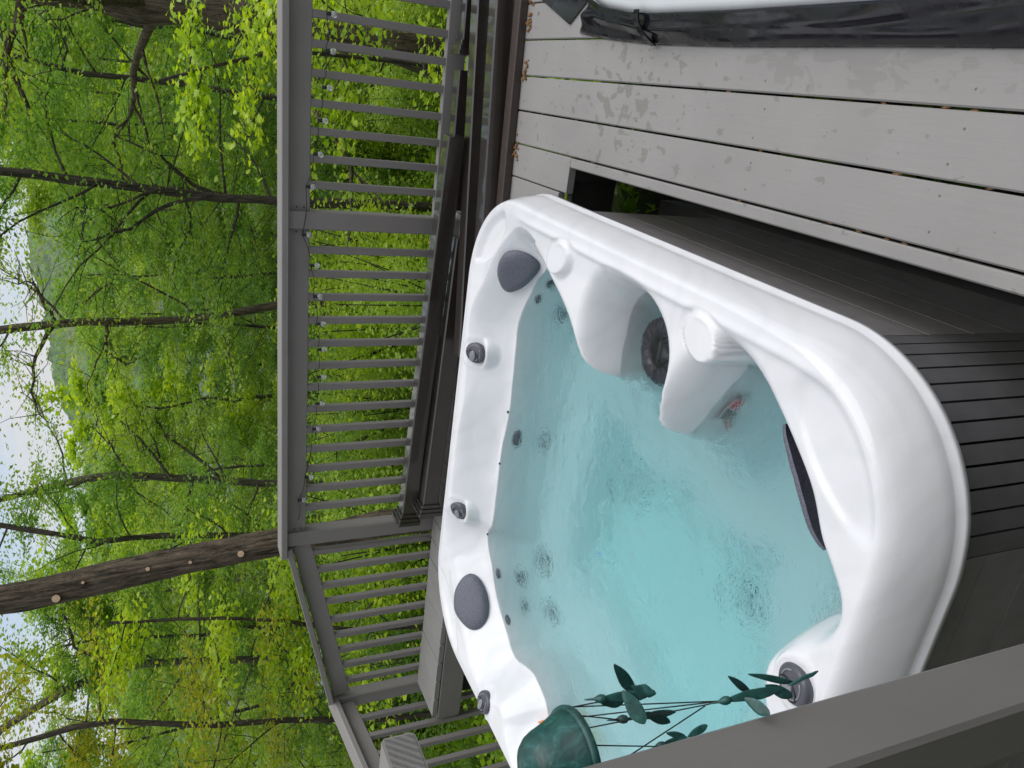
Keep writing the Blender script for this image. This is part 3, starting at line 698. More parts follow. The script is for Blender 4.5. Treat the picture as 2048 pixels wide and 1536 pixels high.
# third pillow hangs on the inner face of the near corner
crest = np.array([(-.600, 1.145), (-.635, 1.098), (-.68, 1.05), (-.725, 1.012), (-.765, .985), (-.80, .955)])
cm = catmull(np.vstack([crest, crest[::-1]]), 1)
crs = np.array([crest[0] + (crest[1] - crest[0]) * 0]); 
ts = np.linspace(0, len(crest) - 1, 24); cp = np.stack([np.interp(ts, range(len(crest)), crest[:, k]) for k in (0, 1)], -1)
inw = np.array([-0.62, 0.78])
V = []; prof_ = [(0.006, 0.296), (0.018, 0.298), (0.030, 0.285), (0.040, 0.25), (0.042, 0.21), (0.03, 0.19), (0.01, 0.185)]
for i, p in enumerate(cp):
    e = math.sin(math.pi * min(1, max(0.0, (i + 0.6) / 24.2))) ** 0.35
    for a_, z_ in prof_: V.append((*(p + inw * (a_ - 0.012) * (0.3 + 0.7 * e)), 0.245 + (z_ - 0.245) * e))
n = len(prof_); F = [(i * n + k, i * n + k + 1, (i + 1) * n + k + 1, (i + 1) * n + k) for i in range(23) for k in range(n - 1)] + [tuple(range(n)), tuple(range(23 * n + n - 1, 23 * n - 1, -1))]
o = recalc(kid(obj('pillow', mesh_from(V, F, 'pillow', True), M_PILLOW), tub))
# rim controls
for i, (cx, cy, r_) in enumerate(KNOB_XY):
    zc = float(H(np.array([cx, cy]))[0]) - 0.002; nn = (0, 0, 1)
    ax = shell_n(np.array([cx, cy]), 0.045); ax = ax if cy > 1.2 else np.array([0.0, 0.15, 1.0])
    k = MB().lathe([(r_ * .98, -.016), (r_, .001), (r_ * .97, .008), (r_ * .90, .013), (r_ * .78, .0155), (0.001, .016)], 28, (cx, cy, zc), ax, 0.86).build('control_knob', M_GREY, None, True); kid(k, tub); recalc(k)
    e = np.cross(ax, (0, 0, 1)); 
    axn = ax / np.linalg.norm(ax); xd = np.cross(axn, (0.3, 1, 0)); xd /= np.linalg.norm(xd); yd = np.cross(axn, xd); base = np.array([cx, cy, zc]) + axn * 0.0158
    arc = MB()
    arc.tube([base + xd * .0 + (xd * math.cos(t) + yd * math.sin(t)) * r_ * .62 for t in np.linspace(0.5, 2.6, 9)], 0.0022, 6)
    arc.tube([base + (xd * math.cos(t) + yd * math.sin(t)) * r_ * .62 for t in np.linspace(3.7, 5.8, 9)], 0.0022, 6)
    g_ = arc.build('grip_mark', M_GREY2, None, True); g_.parent = k; g_.matrix_parent_inverse = k.matrix_world.inverted() if False else Matrix.Identity(4)
    rd = MB().tube([base + axn * .001 + (xd * math.cos(t) * .34 + yd * math.sin(t) * .62 + xd * .28) * r_ for t in np.linspace(0, 2 * math.pi, 17)], 0.0024, 6).build('lever_ring', M_BLACK, None, True); rd.parent = k
    pad = MB().lathe([(r_ * .30, 0.0), (r_ * .30, .004), (r_ * .22, .006), (0.0005, .006)], 18, base + xd * .28 * r_, axn, 1.5).build('lever', M_GREY2, None, True); pad.parent = k
# jets on the seat backs
JETS = [(998, 1147, .020), (1040, 1157, .026), (1085, 1125, .042), (1050, 1212, .022), (1017, 1240, .020), (1105, 1222, .032), (1078, 597, .018), (1102, 567, .022), (1127, 628, .030),
        (1034, 877, .034), (1086, 884, .024), (1487, 1185, .026), (1498, 1222, .020), (1262, 965, .036)]
for x, y, r_ in JETS:
    p = hit_shell(x, y); nn = shell_n(p); r_ *= 1.22
    j = MB().lathe([(r_, -.01), (r_, .004), (r_ * .9, .008), (r_ * .66, .008), (r_ * .6, .002), (0.0005, .002)], 20, p, nn).build('jet', M_JET, None, True); kid(j, tub); recalc(j)
    n_ = MB().lathe([(r_ * .42, .002), (r_ * .40, .009), (r_ * .2, .010), (0.0005, .010)], 14, p, nn).build('nozzle', M_GREY, None, True); n_.parent = j; recalc(n_)
for x, y in ((1017, 824), (1002, 927), (977, 1068)):
    p = hit_shell(x, y, False); s_ = MB().lathe([(.006, -.002), (.006, .002), (.002, .004)], 9, p, shell_n(p)).build('rivet', M_JET); kid(s_, tub)
# filter in its bay
fz = 0.135
FX, FY = -.655, 1.775
fl_ = MB().lathe([(.098, -.10), (.098, .012), (.090, .020), (.052, .020), (.046, .008), (.042, -.05), (.0005, -.05)], 36, (FX, FY, fz), (0, 0, 1)).build('filter_lid', M_FILT, None, True); kid(fl_, tub); recalc(fl_)
for k in range(14):
    a_ = 2 * math.pi * k / 14; o_ = (FX + .072 * math.cos(a_), FY + .072 * math.sin(a_))
    rb = MB().prism((o_[0] - .016 * math.cos(a_), o_[1] - .016 * math.sin(a_), fz + .020), (o_[0] + .016 * math.cos(a_), o_[1] + .016 * math.sin(a_), fz + .020), .007, .010, .002).build('rib', M_FILT); rb.parent = fl_
hdl = MB().tube([(FX - .044, FY, fz + .002), (FX - .02, FY, fz + .014), (FX + .02, FY, fz + .014), (FX + .044, FY, fz + .002)], .007, 8).build('handle', M_FILT, None, True); hdl.parent = fl_
# warning label under the water on the near lobe, orange label and yellow lettering on the left wall
def plate(cx, u, v, wu, wv, mat, name, parent, off):
    nn = np.cross(u, v); c = cx + nn * off
    b = MB().add([c + u * a_ * wu / 2 + v * b_ * wv / 2 + nn * s_ for s_ in (-.0006, .0006) for a_, b_ in ((-1, -1), (1, -1), (1, 1), (-1, 1))],
                 [(3, 2, 1, 0), (4, 5, 6, 7), (0, 1, 5, 4), (1, 2, 6, 5), (2, 3, 7, 6), (3, 0, 4, 7)]).build(name, mat)
    if parent is tub: kid(b, tub)
    else: b.parent = parent
    return b
c0 = hit_shell(1464, 818); nn = shell_n(c0); u = np.cross((0, 0, 1), nn); u /= np.linalg.norm(u); v = np.cross(nn, u)
lab = plate(c0, u, v, .115, .075, M_WHITE, 'warning_label', tub, .012)
plate(c0 + u * .036 + v * .012, u, v, .036, .040, M_RED, 'red_block', lab, .0135)
plate(c0 - u * .046 - v * .024, u, v, .020, .022, M_RED, 'red_block', lab, .0135)
for k in range(7): plate(c0 - u * .012 + v * (.03 - .009 * k), u, v, .046 - .004 * (k % 3), .0035, M_INK, 'text_line', lab, .0135)
c0 = hit_shell(1093, 1447, False); nn = shell_n(c0); u = np.cross((0, 0, 1), nn); u /= np.linalg.norm(u); v = np.cross(nn, u)
lab = plate(c0, u, v, .075, .05, M_WHITE, 'notice_label', tub, .003); plate(c0, u, v, .066, .042, M_ORANGE, 'orange_panel', lab, .0045)
c0 = hit_shell(1172, 1455); nn = shell_n(c0); u = np.cross((0, 0, 1), nn); u /= np.linalg.norm(u); v = np.cross(nn, u)
e0 = hit_shell(1140, 1415); e1 = hit_shell(1205, 1500); dl = e1 - e0; Ln = np.linalg.norm(dl); dl /= Ln; sdv = np.cross(nn, dl)
strip = None
for k in range(11):
    pk = e0 + dl * Ln * (k + .5) / 11; pk[2] = float(H(pk[:2])[0])
    q_ = plate(pk, dl, np.cross(nn, dl), Ln / 16, .022, M_YELLOW, 'raised_letter', tub, .006)

# cabinet
SK = -0.045; ZB = -0.60
def cab_pt(t_, off=0.0):
    i = (t_ % (2 * math.pi)) / (2 * math.pi) * MA; i0 = int(i) % MA; f_ = i - int(i)
    p = OUT[i0] * (1 - f_) + OUT[(i0 + 1) % MA] * f_; g_ = gn[i0] * (1 - f_) + gn[(i0 + 1) % MA] * f_; return p + g_ * (SK + off)
core = MB(); cv = [cab_pt(t_, -0.014) for t_ in np.linspace(0, 2 * math.pi, 96, endpoint=False)]
core.add([(*p, ZB) for p in cv] + [(*p, ZLIP + 0.012) for p in cv], [(i, (i + 1) % 96, 96 + (i + 1) % 96, 96 + i) for i in range(96)] + [tuple(range(95, -1, -1))])
kid(core.build('cabinet_core', M_BLACK), tub)
def wall_piece(t0, t1, z0, z1, name, mat, off=0.0, n=2, th_=0.012):
    P_ = [cab_pt(t_, off) for t_ in np.linspace(t0, t1, n + 1)]; Q_ = [cab_pt(t_, off - th_) for t_ in np.linspace(t0, t1, n + 1)]
    V = [(*p, z) for z in (z0, z1) for p in P_] + [(*p, z) for z in (z0, z1) for p in Q_]; m_ = n + 1
    F = [(i, i + 1, m_ + i + 1, m_ + i) for i in range(n)] + [(2 * m_ + i + 1, 2 * m_ + i, 3 * m_ + i, 3 * m_ + i + 1) for i in range(n)]
    F += [(m_ + i, m_ + i + 1, 3 * m_ + i + 1, 3 * m_ + i) for i in range(n)] + [(i + 1, i, 2 * m_ + i, 2 * m_ + i + 1) for i in range(n)]
    F += [(0, m_, 3 * m_, 2 * m_), (n, 2 * m_ + n, 3 * m_ + n, m_ + n)]
    o = mesh_from(V, F, name); ob = obj(name, o, mat); kid(ob, tub); return recalc(ob)
hx, hy, rr_ = (TX1 - TX0) / 2, (TY1 - TY0) / 2, 0.40
def ang(x, y): return math.atan2(y - TC[1], x - TC[0])
cor = {}
zz = np.linspace(ZLIP + 0.010, ZB, 6)
straight = [(ang(TX1, TY0 + rr_), ang(TX1, TY1 - rr_)), (ang(TX1 - rr_, TY1), ang(TX0 + rr_, TY1)), (ang(TX0, TY1 - rr_), ang(TX0, TY0 + rr_) + 2 * math.pi), (ang(TX0 + rr_, TY0), ang(TX1 - rr_, TY0))]
for a0, a1 in straight:
    for k in range(5): wall_piece(a0, a1, zz[k + 1] + 0.0025, zz[k] - 0.0025 if k else zz[k], 'side_board', M_SKIRT, 0.0 if k else 0.002, 10)
corners = [(straight[3][1], straight[0][0]), (straight[0][1], straight[1][0]), (straight[1][1], straight[2][0]), (straight[2][1] - 2 * math.pi, straight[3][0])]
for a0, a1 in corners:
    nS = 12
    for k in range(nS):
        da = (a1 - a0) / nS; wall_piece(a0 + da * (k + 0.06), a0 + da * (k + 0.94), ZB, ZLIP + 0.010, 'corner_slat', M_SKIRT2, 0.0, 3)
pad_ = MB().box((TX0 - .02, TY0 - .02, -0.80), (TX1 - .02, TY1 + .02, ZB - .004)).build('concrete_pad', mat_simple('concrete', (0.12, 0.115, 0.11), 0.9, 0.2, 6, bmp=.3)); tag(pad_, 'concrete pad under the hot tub', kind='structure')

# ------------------------------------------------------------------ brown post sleeves lying along the railing
def sleeve(label, a_, b_, w_, hh, skirt=None, cap0=True):
    mid = [(p + q_) / 2 for p, q_ in zip(a_, b_)]
    t = thing('post_sleeve', label, 'post sleeve', (mid[0], mid[1], mid[2] - hh / 2), 'brown post sleeves lying by the railing')
    a_ = np.array(a_, float); b_ = np.array(b_, float); d = (b_ - a_) / np.linalg.norm(b_ - a_)
    kid(MB().prism(a_, b_, w_, hh, 0.006).build('sleeve_body', M_BROWN), t)
    if skirt:
        e, sgn = (a_, 1) if skirt < 0 else (b_, -1)
        for off, ex in ((0.012, 0.050), (0.034, 0.036), (0.058, 0.020)):
            kid(MB().prism(e + d * sgn * (off - 0.012), e + d * sgn * (off + 0.010), w_ + ex, hh + ex, 0.005).build('base_skirt', M_BROWN), t)
    return t
sleeve('front dark brown post sleeve on the deck, nearest to the edge trim', (1.0, 3.59, 0.052), (-1.2, 3.355, 0.052), 0.088, 0.100)
sleeve('middle dark brown post sleeve on the deck behind the front one', (1.0, 3.830, 0.052), (-1.30, 3.545, 0.052), 0.090, 0.100)
sleeve('short dark brown post sleeve with flared skirt nearest the tub cover', (1.0, 3.885, 0.060), (0.15, 3.880, 0.060), 0.075, 0.10, skirt=1)
sleeve('dark brown post sleeve against the foot of the railing, below the top one', (0.08, 3.875, 0.06), (-0.60, 3.865, 0.06), 0.085, 0.115)
sleeve('uppermost dark brown post sleeve with square skirt behind the tub', (-0.22, 3.700, 0.160), (-2.46, 3.855, 0.196), 0.088, 0.090, skirt=1)
sleeve('lower dark brown post sleeve with square skirt under the uppermost one', (-0.72, 3.735, 0.055), (-2.36, 3.770, 0.10), 0.092, 0.095, skirt=1)

# ------------------------------------------------------------------ tub cover lying on the deck at the right
cov = thing('tub_cover', 'upturned black vinyl tub cover with pale liner lying on the deck boards', 'tub cover', (0.8, 1.2, 0))
LINP = np.array([on_z(x, y, 0.08)[:2] for x, y in ((1182, 0), (1196, 10), (1212, 18), (1260, 28), (1310, 30), (1450, 25), (1650, 13), (1800, 3))])[::-1]
def cov_edge(y):                       # x of liner edge, x of skirt hem
    lin = np.interp(y, [-0.8] + list(LINP[:, 1]), [LINP[0, 0] + .02] + list(LINP[:, 0]))
    hem = np.interp(y, [-0.8, 0.9, 1.35, 1.9, 2.32, 2.6, 2.84], [0.185, 0.195, 0.198, 0.198, 0.205, 0.222, 0.245])
    return float(lin), float(hem)
YL = float(LINP[-1, 1])
ys = np.linspace(-0.8, YL, 90); lin = [cov_edge(y) for y in ys]
V = []; nA = 4
for y, (l_, h_) in zip(ys, lin):
    puff = 0.012 * math.sin(y * 3.1) * math.sin(y * 1.3)
    V += [(l_ - .004, y, 0.004), (l_, y, 0.062), (l_ + 0.03, y, 0.082 + puff * .3), (1.35, y, 0.085)]
F = [(i * nA + k, (i + 1) * nA + k, (i + 1) * nA + k + 1, i * nA + k + 1) for i in range(89) for k in range(nA - 1)]
F += [tuple(89 * nA + k for k in range(nA)), tuple(range(nA - 1, -1, -1))]
kid(recalc(obj('foam_panel', mesh_from(V, F, 'foam_panel', True), M_COVERIN)), cov)
nv = 16; V = []
ts_ = np.linspace(0, 1, 220)
for q_ in ts_:
    for k in range(nv):
        t = k / (nv - 1)
        y = -0.8 + q_ * (YL + (2.84 - YL) * t ** 1.1 + 0.8)
        l_ = cov_edge(min(y, YL))[0]; h_ = cov_edge(y)[1]
        x = l_ + 0.006 + (h_ - l_ - 0.006) * t
        arch = 0.080 * (1 - t) ** 0.8 + 0.004
        fold = mnoise.noise((y * 2.2, t * 2.0, 0.7)) * 0.016 * math.sin(math.pi * min(1, t * 1.02)) + 0.022 * math.exp(-((t - (0.62 + 0.18 * math.sin(y * 1.9))) / 0.14) ** 2) * (0.55 + 0.45 * math.sin(y * 2.6 + 1))
        z = arch + fold * (0.3 + 0.7 * t) * (1 - t ** 8)
        V.append((x + 0.008 * mnoise.noise((y * 3, t * 3, 9)) * math.sin(math.pi * t), y, max(0.004, z)))
F = [(i * nv + k, (i + 1) * nv + k, (i + 1) * nv + k + 1, i * nv + k + 1) for i in range(219) for k in range(nv - 1)]
sk = kid(obj('skirt', mesh_from(V, F, 'skirt', True), M_VINYL), cov)
md = sk.modifiers.new('thickness', 'SOLIDIFY'); md.thickness = 0.003; md.offset = 1
def hem_strip(y, wdt):
    m = MB(); pts = []
    l_, h_ = cov_edge(y)
    for k in range(9):
        t = k / 8; pts.append((l_ + 0.012 + (h_ - l_ - 0.016) * t, y, 0.084 * (1 - t) ** 0.8 + 0.014 + .020 * math.sin(math.pi * t)))
    for p, q_ in zip(pts[:-1], pts[1:]): m.prism(p, q_, wdt, 0.006, 0.001)
    return kid(m.build('handle_strap', M_VINYL), cov)
hem_strip(2.31, 0.028)
fp = [on_z(1085, 0, .004), on_z(1140, 49, .004), on_z(1178, 0, .004)]
ext = fp[0] + (fp[2] - fp[1]) * 1.0
V = [np.array([p[0], p[1], z]) for z in (0.004, 0.009) for p in (fp[0], fp[1], fp[2], ext)]
V[3][2] = 0.012; V[7][2] = 0.017
kid(recalc(obj('corner_flap', mesh_from(V, [(0, 1, 2, 3), (4, 5, 6, 7), (0, 1, 5, 4), (1, 2, 6, 5), (2, 3, 7, 6), (3, 0, 4, 7)], 'corner_flap'), M_VINYL)), cov)

# ------------------------------------------------------------------ wind chime hanging from the near board
DB = 0.875
bc = at(1102, 1532, DB); upv = np.array([0, 0, 1.0])
chime = thing('wind_chime', 'green patina bell wind chime with hanging birds beside the near post', 'wind chime', tuple(bc))
prof_ = [(.060, -.034), (.0635, -.036), (.065, -.031), (.063, -.024), (.058, -.014), (.052, .000), (.047, .014), (.042, .024), (.034, .032), (.022, .037), (.010, .039), (.0008, .0395)]
prof_ = [(r_ * .88, z_ * .9) for r_, z_ in prof_]
bell = MB().lathe(prof_[:], 40, bc).build('bell', M_PATINA, None, True); kid(bell, chime); recalc(bell)
rim_ = MB().lathe([(.053, -.034), (.059, -.034), (.060, -.030), (.059, -.025), (.053, -.025)], 40, bc).build('bell_rim', M_PATINA, None, True); kid(rim_, chime); recalc(rim_)
hook_top = np.array([bc[0], bc[1] + 0.0, 1.2712])
cordm = MB().tube([bc + upv * .038, bc + upv * .06, hook_top], [.0022, .0017, .0017], 6).build('cord', M_BLACK); kid(cordm, chime)
kid(MB().lathe([(.0008, .035), (.005, .038), (.006, .044), (.004, .05), (.0008, .052)], 10, bc).build('cord_knot', M_BLACK), chime)
def oval(c, u, v, n, la, lb, thick, name, parent, lobes=0, bend=0.0):
    """flat cast blade: pointed oval with soft edge"""
    V = []; k = 20; c = np.array(c, float)
    for s_, zf in ((1.0, -.5), (1.0, .5), (.72, .95)):
        for i in range(k):
            t = 2 * math.pi * i / k; a_ = math.cos(t) * la * s_; b_ = math.copysign(abs(math.sin(t)) ** 1.35, math.sin(t)) * lb * s_ * (1 + 0.30 * math.cos(t)) * (1 + (0.25 * math.sin(5 * t) if lobes else 0.06 * math.sin(4 * t)))
            V.append(c + u * a_ + v * b_ + n * (thick * zf + bend * a_ * a_ * 10))
    F = [(j * k + i, j * k + (i + 1) % k, (j + 1) * k + (i + 1) % k, (j + 1) * k + i) for j in range(2) for i in range(k)] + [tuple(range(k - 1, -1, -1)), tuple(range(2 * k, 3 * k))]
    o = obj(name, mesh_from(V, F, name, False), M_PATINA); kid(o, parent); return recalc(o)
nb_ = -CFWD
def blade(p0, p1, wd_, d0, d1, parent, name, lobes=0):
    a_ = at(*p0, d0); b_ = at(*p1, d1); c = (a_ + b_) / 2; u_ = b_ - a_; la = np.linalg.norm(u_) / 2; u_ /= 2 * la
    v_ = np.cross(nb_, u_); v_ /= np.linalg.norm(v_); n_ = np.cross(u_, v_); lb = wd_ * .85 / FPX * (d0 + d1) / 2
    return oval(c, u_, v_, n_, la, lb, 0.0012, name, parent, lobes)
def bird(label_part, segs, string_from, string_to, db):
    """a cast bird: its wings, tail and body are pieces of one part"""
    body = None
    for i, (nm, p0, p1, wd_, dd) in enumerate(segs):
        o = blade(p0, p1, wd_, db, db + dd, chime, nm, 1 if nm == 'tail' else 0)
        if nm == 'bird_body':
            a_ = at(*p0, db); b_ = at(*p1, db); dn = (a_ - b_) / np.linalg.norm(a_ - b_)
            hd = MB().lathe([(.0004, -.0075), (.0042, -.005), (.0052, 0), (.0040, .004), (.0016, .0075), (.0008, .017), (.0003, .019)], 12, a_ - dn * .002, dn + np.array([0, 0, -.25])).build('head', M_PATINA, None, True); hd.parent = o
        if body is None: body = o; 
        else:
            o.parent = body; o.matrix_parent_inverse = Matrix.Identity(4); 
    if string_from is not None:
        s_ = MB().tube([string_from, string_to], 0.0008, 5).build('string', M_BLACK); kid(s_, chime)
    return body
def rimp(deg, drop=-.036): a_ = math.radians(deg); return bc + np.array([.0565 * math.cos(a_), .0565 * math.sin(a_), drop * .9])
B1 = at(1203, 1400, DB + .015)
bird('bird', [('bird_body', (1198, 1398), (1302, 1388), 13, .0), ('wing', (1228, 1328), (1268, 1385), 15, .02), ('wing', (1245, 1380), (1290, 1448), 19, -.015), ('wing', (1200, 1405), (1248, 1402), 14, .01), ('tail', (1262, 1372), (1312, 1388), 12, .0)], rimp(60), at(1203, 1403, DB + .0), DB)
bird('bird', [('bird_body', (1242, 1439), (1345, 1428), 6, .02), ('wing', (1285, 1425), (1340, 1445), 12, .02), ('wing', (1300, 1425), (1352, 1424), 6, .0)], rimp(10), at(1245, 1440, DB + .03), DB + .03)
bird('bird', [('bird_body', (1447, 1402), (1560, 1378), 13, .0), ('wing', (1456, 1352), (1500, 1385), 9, .02), ('wing', (1488, 1395), (1540, 1430), 14, -.02), ('wing', (1495, 1348), (1590, 1366), 8, .02), ('wing', (1530, 1370), (1585, 1394), 13, .01), ('tail', (1575, 1372), (1637, 1342), 5, .0)], rimp(40), at(1448, 1402, DB + .005), DB + .005)
bird('bird', [('bird_body', (1318, 1493), (1375, 1474), 9, .0), ('wing', (1332, 1466), (1372, 1474), 8, .0), ('wing', (1375, 1474), (1415, 1450), 9, .0)], rimp(-30), at(1318, 1493, DB + .06), DB + .06)
for a0, dst in ((-10, at(1420, 1408, DB + .02)), (-60, at(1410, 1412, DB + .01)), (85, at(1445, 1402, DB + .006))):
    kid(MB().tube([rimp(a0), dst], 0.0008, 5).build('string', M_BLACK), chime)

# ------------------------------------------------------------------ string lights along the far railing
lights = thing('string_light', 'string of small clear globe bulbs drooping along the far railing', 'string lights', (-.7, 3.93, .8))
bulbs = [(668, 29), (666, 103), (659, 176), (650, 242), (641, 309), (626, 374), (618, 470), (634, 531), (640, 593), (646, 648), (648, 699), (647, 754), (644, 807), (637, 858), (622, 954), (608, 1000)]
def mat_bulb():
    m, n, b = mat_new('clear_glass'); b.inputs['Base Color'].default_value = (0.95, 0.97, 0.97, 1); b.inputs['Roughness'].default_value = 0.04; b.inputs['Transmission Weight'].default_value = 0.75; b.inputs['IOR'].default_value = 1.4; return m
M_BULB = mat_bulb()
wire = [on_y(655, -60, 3.935) + np.array([0, 0, .012])]
for x, y in bulbs:
    p = on_y(x, y, 3.93)
    b = MB().lathe([(.0008, -.0165), (.009, -.0135), (.0145, -.006), (.0155, .0), (.0135, .007), (.008, .013), (.0065, .015)], 14, p).build('bulb', M_BULB, None, True); kid(b, lights); recalc(b)
    s_ = MB().lathe([(.0075, .013), (.0085, .016), (.008, .032), (.004, .036)], 10, p).build('socket', M_BLACK); s_.parent = b
    wire.append(p + np.array([0, 0.002, .034]))
wire.append(on_y(596, 1040, 3.935))
wp = []
for p, q_ in zip(wire[:-1], wire[1:]):
    for t in np.linspace(0, 1, 6, endpoint=False): wp.append(p + (q_ - p) * t - np.array([0, 0, .012 * math.sin(math.pi * t)]))
wp.append(wire[-1]); kid(MB().tube(wp, .0018, 5).build('wire', M_BLACK), lights)

# ------------------------------------------------------------------ vegetation
def leaf_mesh(C, size, R, flat=0.75, lobed=False, name='foliage'):
    """one small folded leaf at every place in C"""
    C = np.asarray(C, float); n = len(C); size = np.broadcast_to(size, (n,)) * R.uniform(0.65, 1.3, n)
    nrm = R.normal(0, 1, (n, 3)); nrm[:, 2] = np.abs(nrm[:, 2]) + flat * 2.2; nrm /= np.linalg.norm(nrm, axis=1)[:, None]
    ax = R.normal(0, 1, (n, 3)); ax[:, 2] -= 0.5; ax -= nrm * (ax * nrm).sum(1)[:, None]; ax /= np.linalg.norm(ax, axis=1)[:, None]
    bi = np.cross(nrm, ax); s = size[:, None]
    if not lobed:
        V = np.stack([C - ax * s * .5, C + bi * s * .36 + nrm * s * .12 - ax * s * .05, C + ax * s * .55, C - bi * s * .36 + nrm * s * .12 - ax * s * .05], 1).reshape(-1, 3)
        k = 4
    else:
        pts = [(-.5, 0), (-.28, .30), (-.08, .52), (.02, .26), (.30, .34), (.24, .10), (.60, 0), (.24, -.10), (.30, -.34), (.02, -.26), (-.08, -.52), (-.28, -.30)]
        V = np.stack([C + ax * s * a_ + bi * s * b_ + nrm * s * (.16 * abs(b_) - .10 * max(0, a_)) for a_, b_ in pts], 1).reshape(-1, 3); k = len(pts)
    return mesh_np(V, np.arange(n * k), np.full(n, k), False, name)
def tubes_mesh(tubes, name='wood'):
    Vs = []; Fs = []; base = 0; lp = []
    for pts, rad, n in tubes:
        pts = np.asarray(pts, float); m_ = len(pts); rad = np.asarray(rad, float)
        d = np.gradient(pts, axis=0); d /= np.linalg.norm(d, axis=1)[:, None] + 1e-9
        ref = np.cross(d[0], [0.31, 0.52, 0.2]); ref /= np.linalg.norm(ref) + 1e-9
        rg = []
        for i in range(m_):
            ref = ref - d[i] * (ref @ d[i]); ref /= np.linalg.norm(ref) + 1e-9; bi = np.cross(d[i], ref)
            a_ = np.arange(n) * 2 * math.pi / n; rg.append(pts[i] + (np.outer(np.cos(a_), ref) + np.outer(np.sin(a_), bi)) * rad[i])
        Vs.append(np.concatenate(rg)); ii = np.arange(m_ * n).reshape(m_, n) + base; nx_ = np.roll(ii, -1, 1)
        lp.append(np.stack([ii[:-1], nx_[:-1], nx_[1:], ii[1:]], -1).reshape(-1, 4)); base += m_ * n
    q_ = np.concatenate(lp); return mesh_np(np.concatenate(Vs), q_.ravel(), np.full(len(q_), 4), True, name)
def grow(trunk, r0, r1, R, n_limb=18, limb_len=2.6, start=0.25, end=1.0, up=0.35, subs=6, nl=20, sides=9, spread=0.18, clusters=4, limb_r=0.34):
    """trunk polyline -> wood tubes and leaf places"""
    trunk = np.asarray(trunk, float); m_ = len(trunk); tubes = [(trunk, np.linspace(r0, r1, m_) * (1 + 0.06 * R.normal(0, 1, m_)), sides)]; LC = []
    seg = np.linalg.norm(np.diff(trunk, axis=0), axis=1); cum = np.concatenate([[0], np.cumsum(seg)]); tot = cum[-1]
    P = lambda t: np.array([np.interp(t * tot, cum, trunk[:, k]) for k in range(3)])
    az = R.uniform(0, 6.28)
    for i in range(n_limb):
        t = start + (end - start) * (i + R.uniform(0, .8)) / n_limb; az += 2.4 + R.normal(0, .4)
        Ln = limb_len * (1 - 0.55 * (t - start) / (1.001 - start)) * R.uniform(.65, 1.2); p = P(min(t, .999))
        d = np.array([math.cos(az), math.sin(az), up + R.normal(0, .22)]); d /= np.linalg.norm(d); pts = [p]; k = 7
        for j in range(k):
            d = d + R.normal(0, .13, 3) + np.array([0, 0, .035 if j < 4 else -.05]); d /= np.linalg.norm(d); pts.append(pts[-1] + d * Ln / k)
        pts = np.array(pts); rr = max(.008, (r0 + (r1 - r0) * t) * limb_r); tubes.append((pts, np.linspace(rr, .005, k + 1), 6))
        for s_ in range(subs):
            f_ = 0.22 + 0.78 * (s_ + R.uniform(0, .9)) / subs; ii = min(k - 1, int(f_ * k)); q_ = pts[ii] + (pts[ii + 1] - pts[ii]) * (f_ * k - ii)
            sd_ = pts[ii + 1] - pts[ii]; sd_ /= np.linalg.norm(sd_); e = sd_ + R.normal(0, .75, 3) * np.array([1, 1, .45]); e /= np.linalg.norm(e); sl = Ln * R.uniform(.22, .42)
            sp = [q_]; 
            for j in range(4): e = e + R.normal(0, .16, 3) + [0, 0, -.02]; e /= np.linalg.norm(e); sp.append(sp[-1] + e * sl / 4)
            sp = np.array(sp); tubes.append((sp, np.linspace(max(.005, rr * .32), .003, 5), 4))
            for c in range(clusters):
                u_ = R.uniform(.25, 1.05) * 4; a0 = min(3, int(u_)); cc = sp[a0] + (sp[a0 + 1] - sp[a0]) * (u_ - a0)
                LC.append(cc + R.normal(0, 1, (nl, 3)) * np.array([spread, spread, spread * .34]))
    return tubes, np.concatenate(LC)
def extend(pts, s_up, zfloor=True):
    pts = [np.array(p) for p in pts]
    lo = pts[0].copy(); d = pts[0] - pts[1]; d = d / max(1e-6, -d[2]) if d[2] < -1e-3 else np.array([0, 0, -1.0])
    g_ = float(terrain(lo[0], lo[1])) - .25
    foot = lo + np.array([d[0] * .4, d[1] * .4, -1.0]) * max(0.05, lo[2] - g_)
    top = pts[-1]; du = pts[-1] - pts[-2]; du /= np.linalg.norm(du)
    n_up = 5; ups = [top + du * s_up * (k + 1) / n_up for k in range(n_up)]
    mids = [foot + (lo - foot) * k / 3 for k in range(3)]
    return np.array(mids + pts + ups)
def resample(pts, n):
    pts = np.array(pts); c = np.concatenate([[0], np.cumsum(np.linalg.norm(np.diff(pts, axis=0), axis=1))]); t = np.linspace(0, c[-1], n)
    return np.stack([np.interp(t, c, pts[:, k]) for k in range(3)], -1)
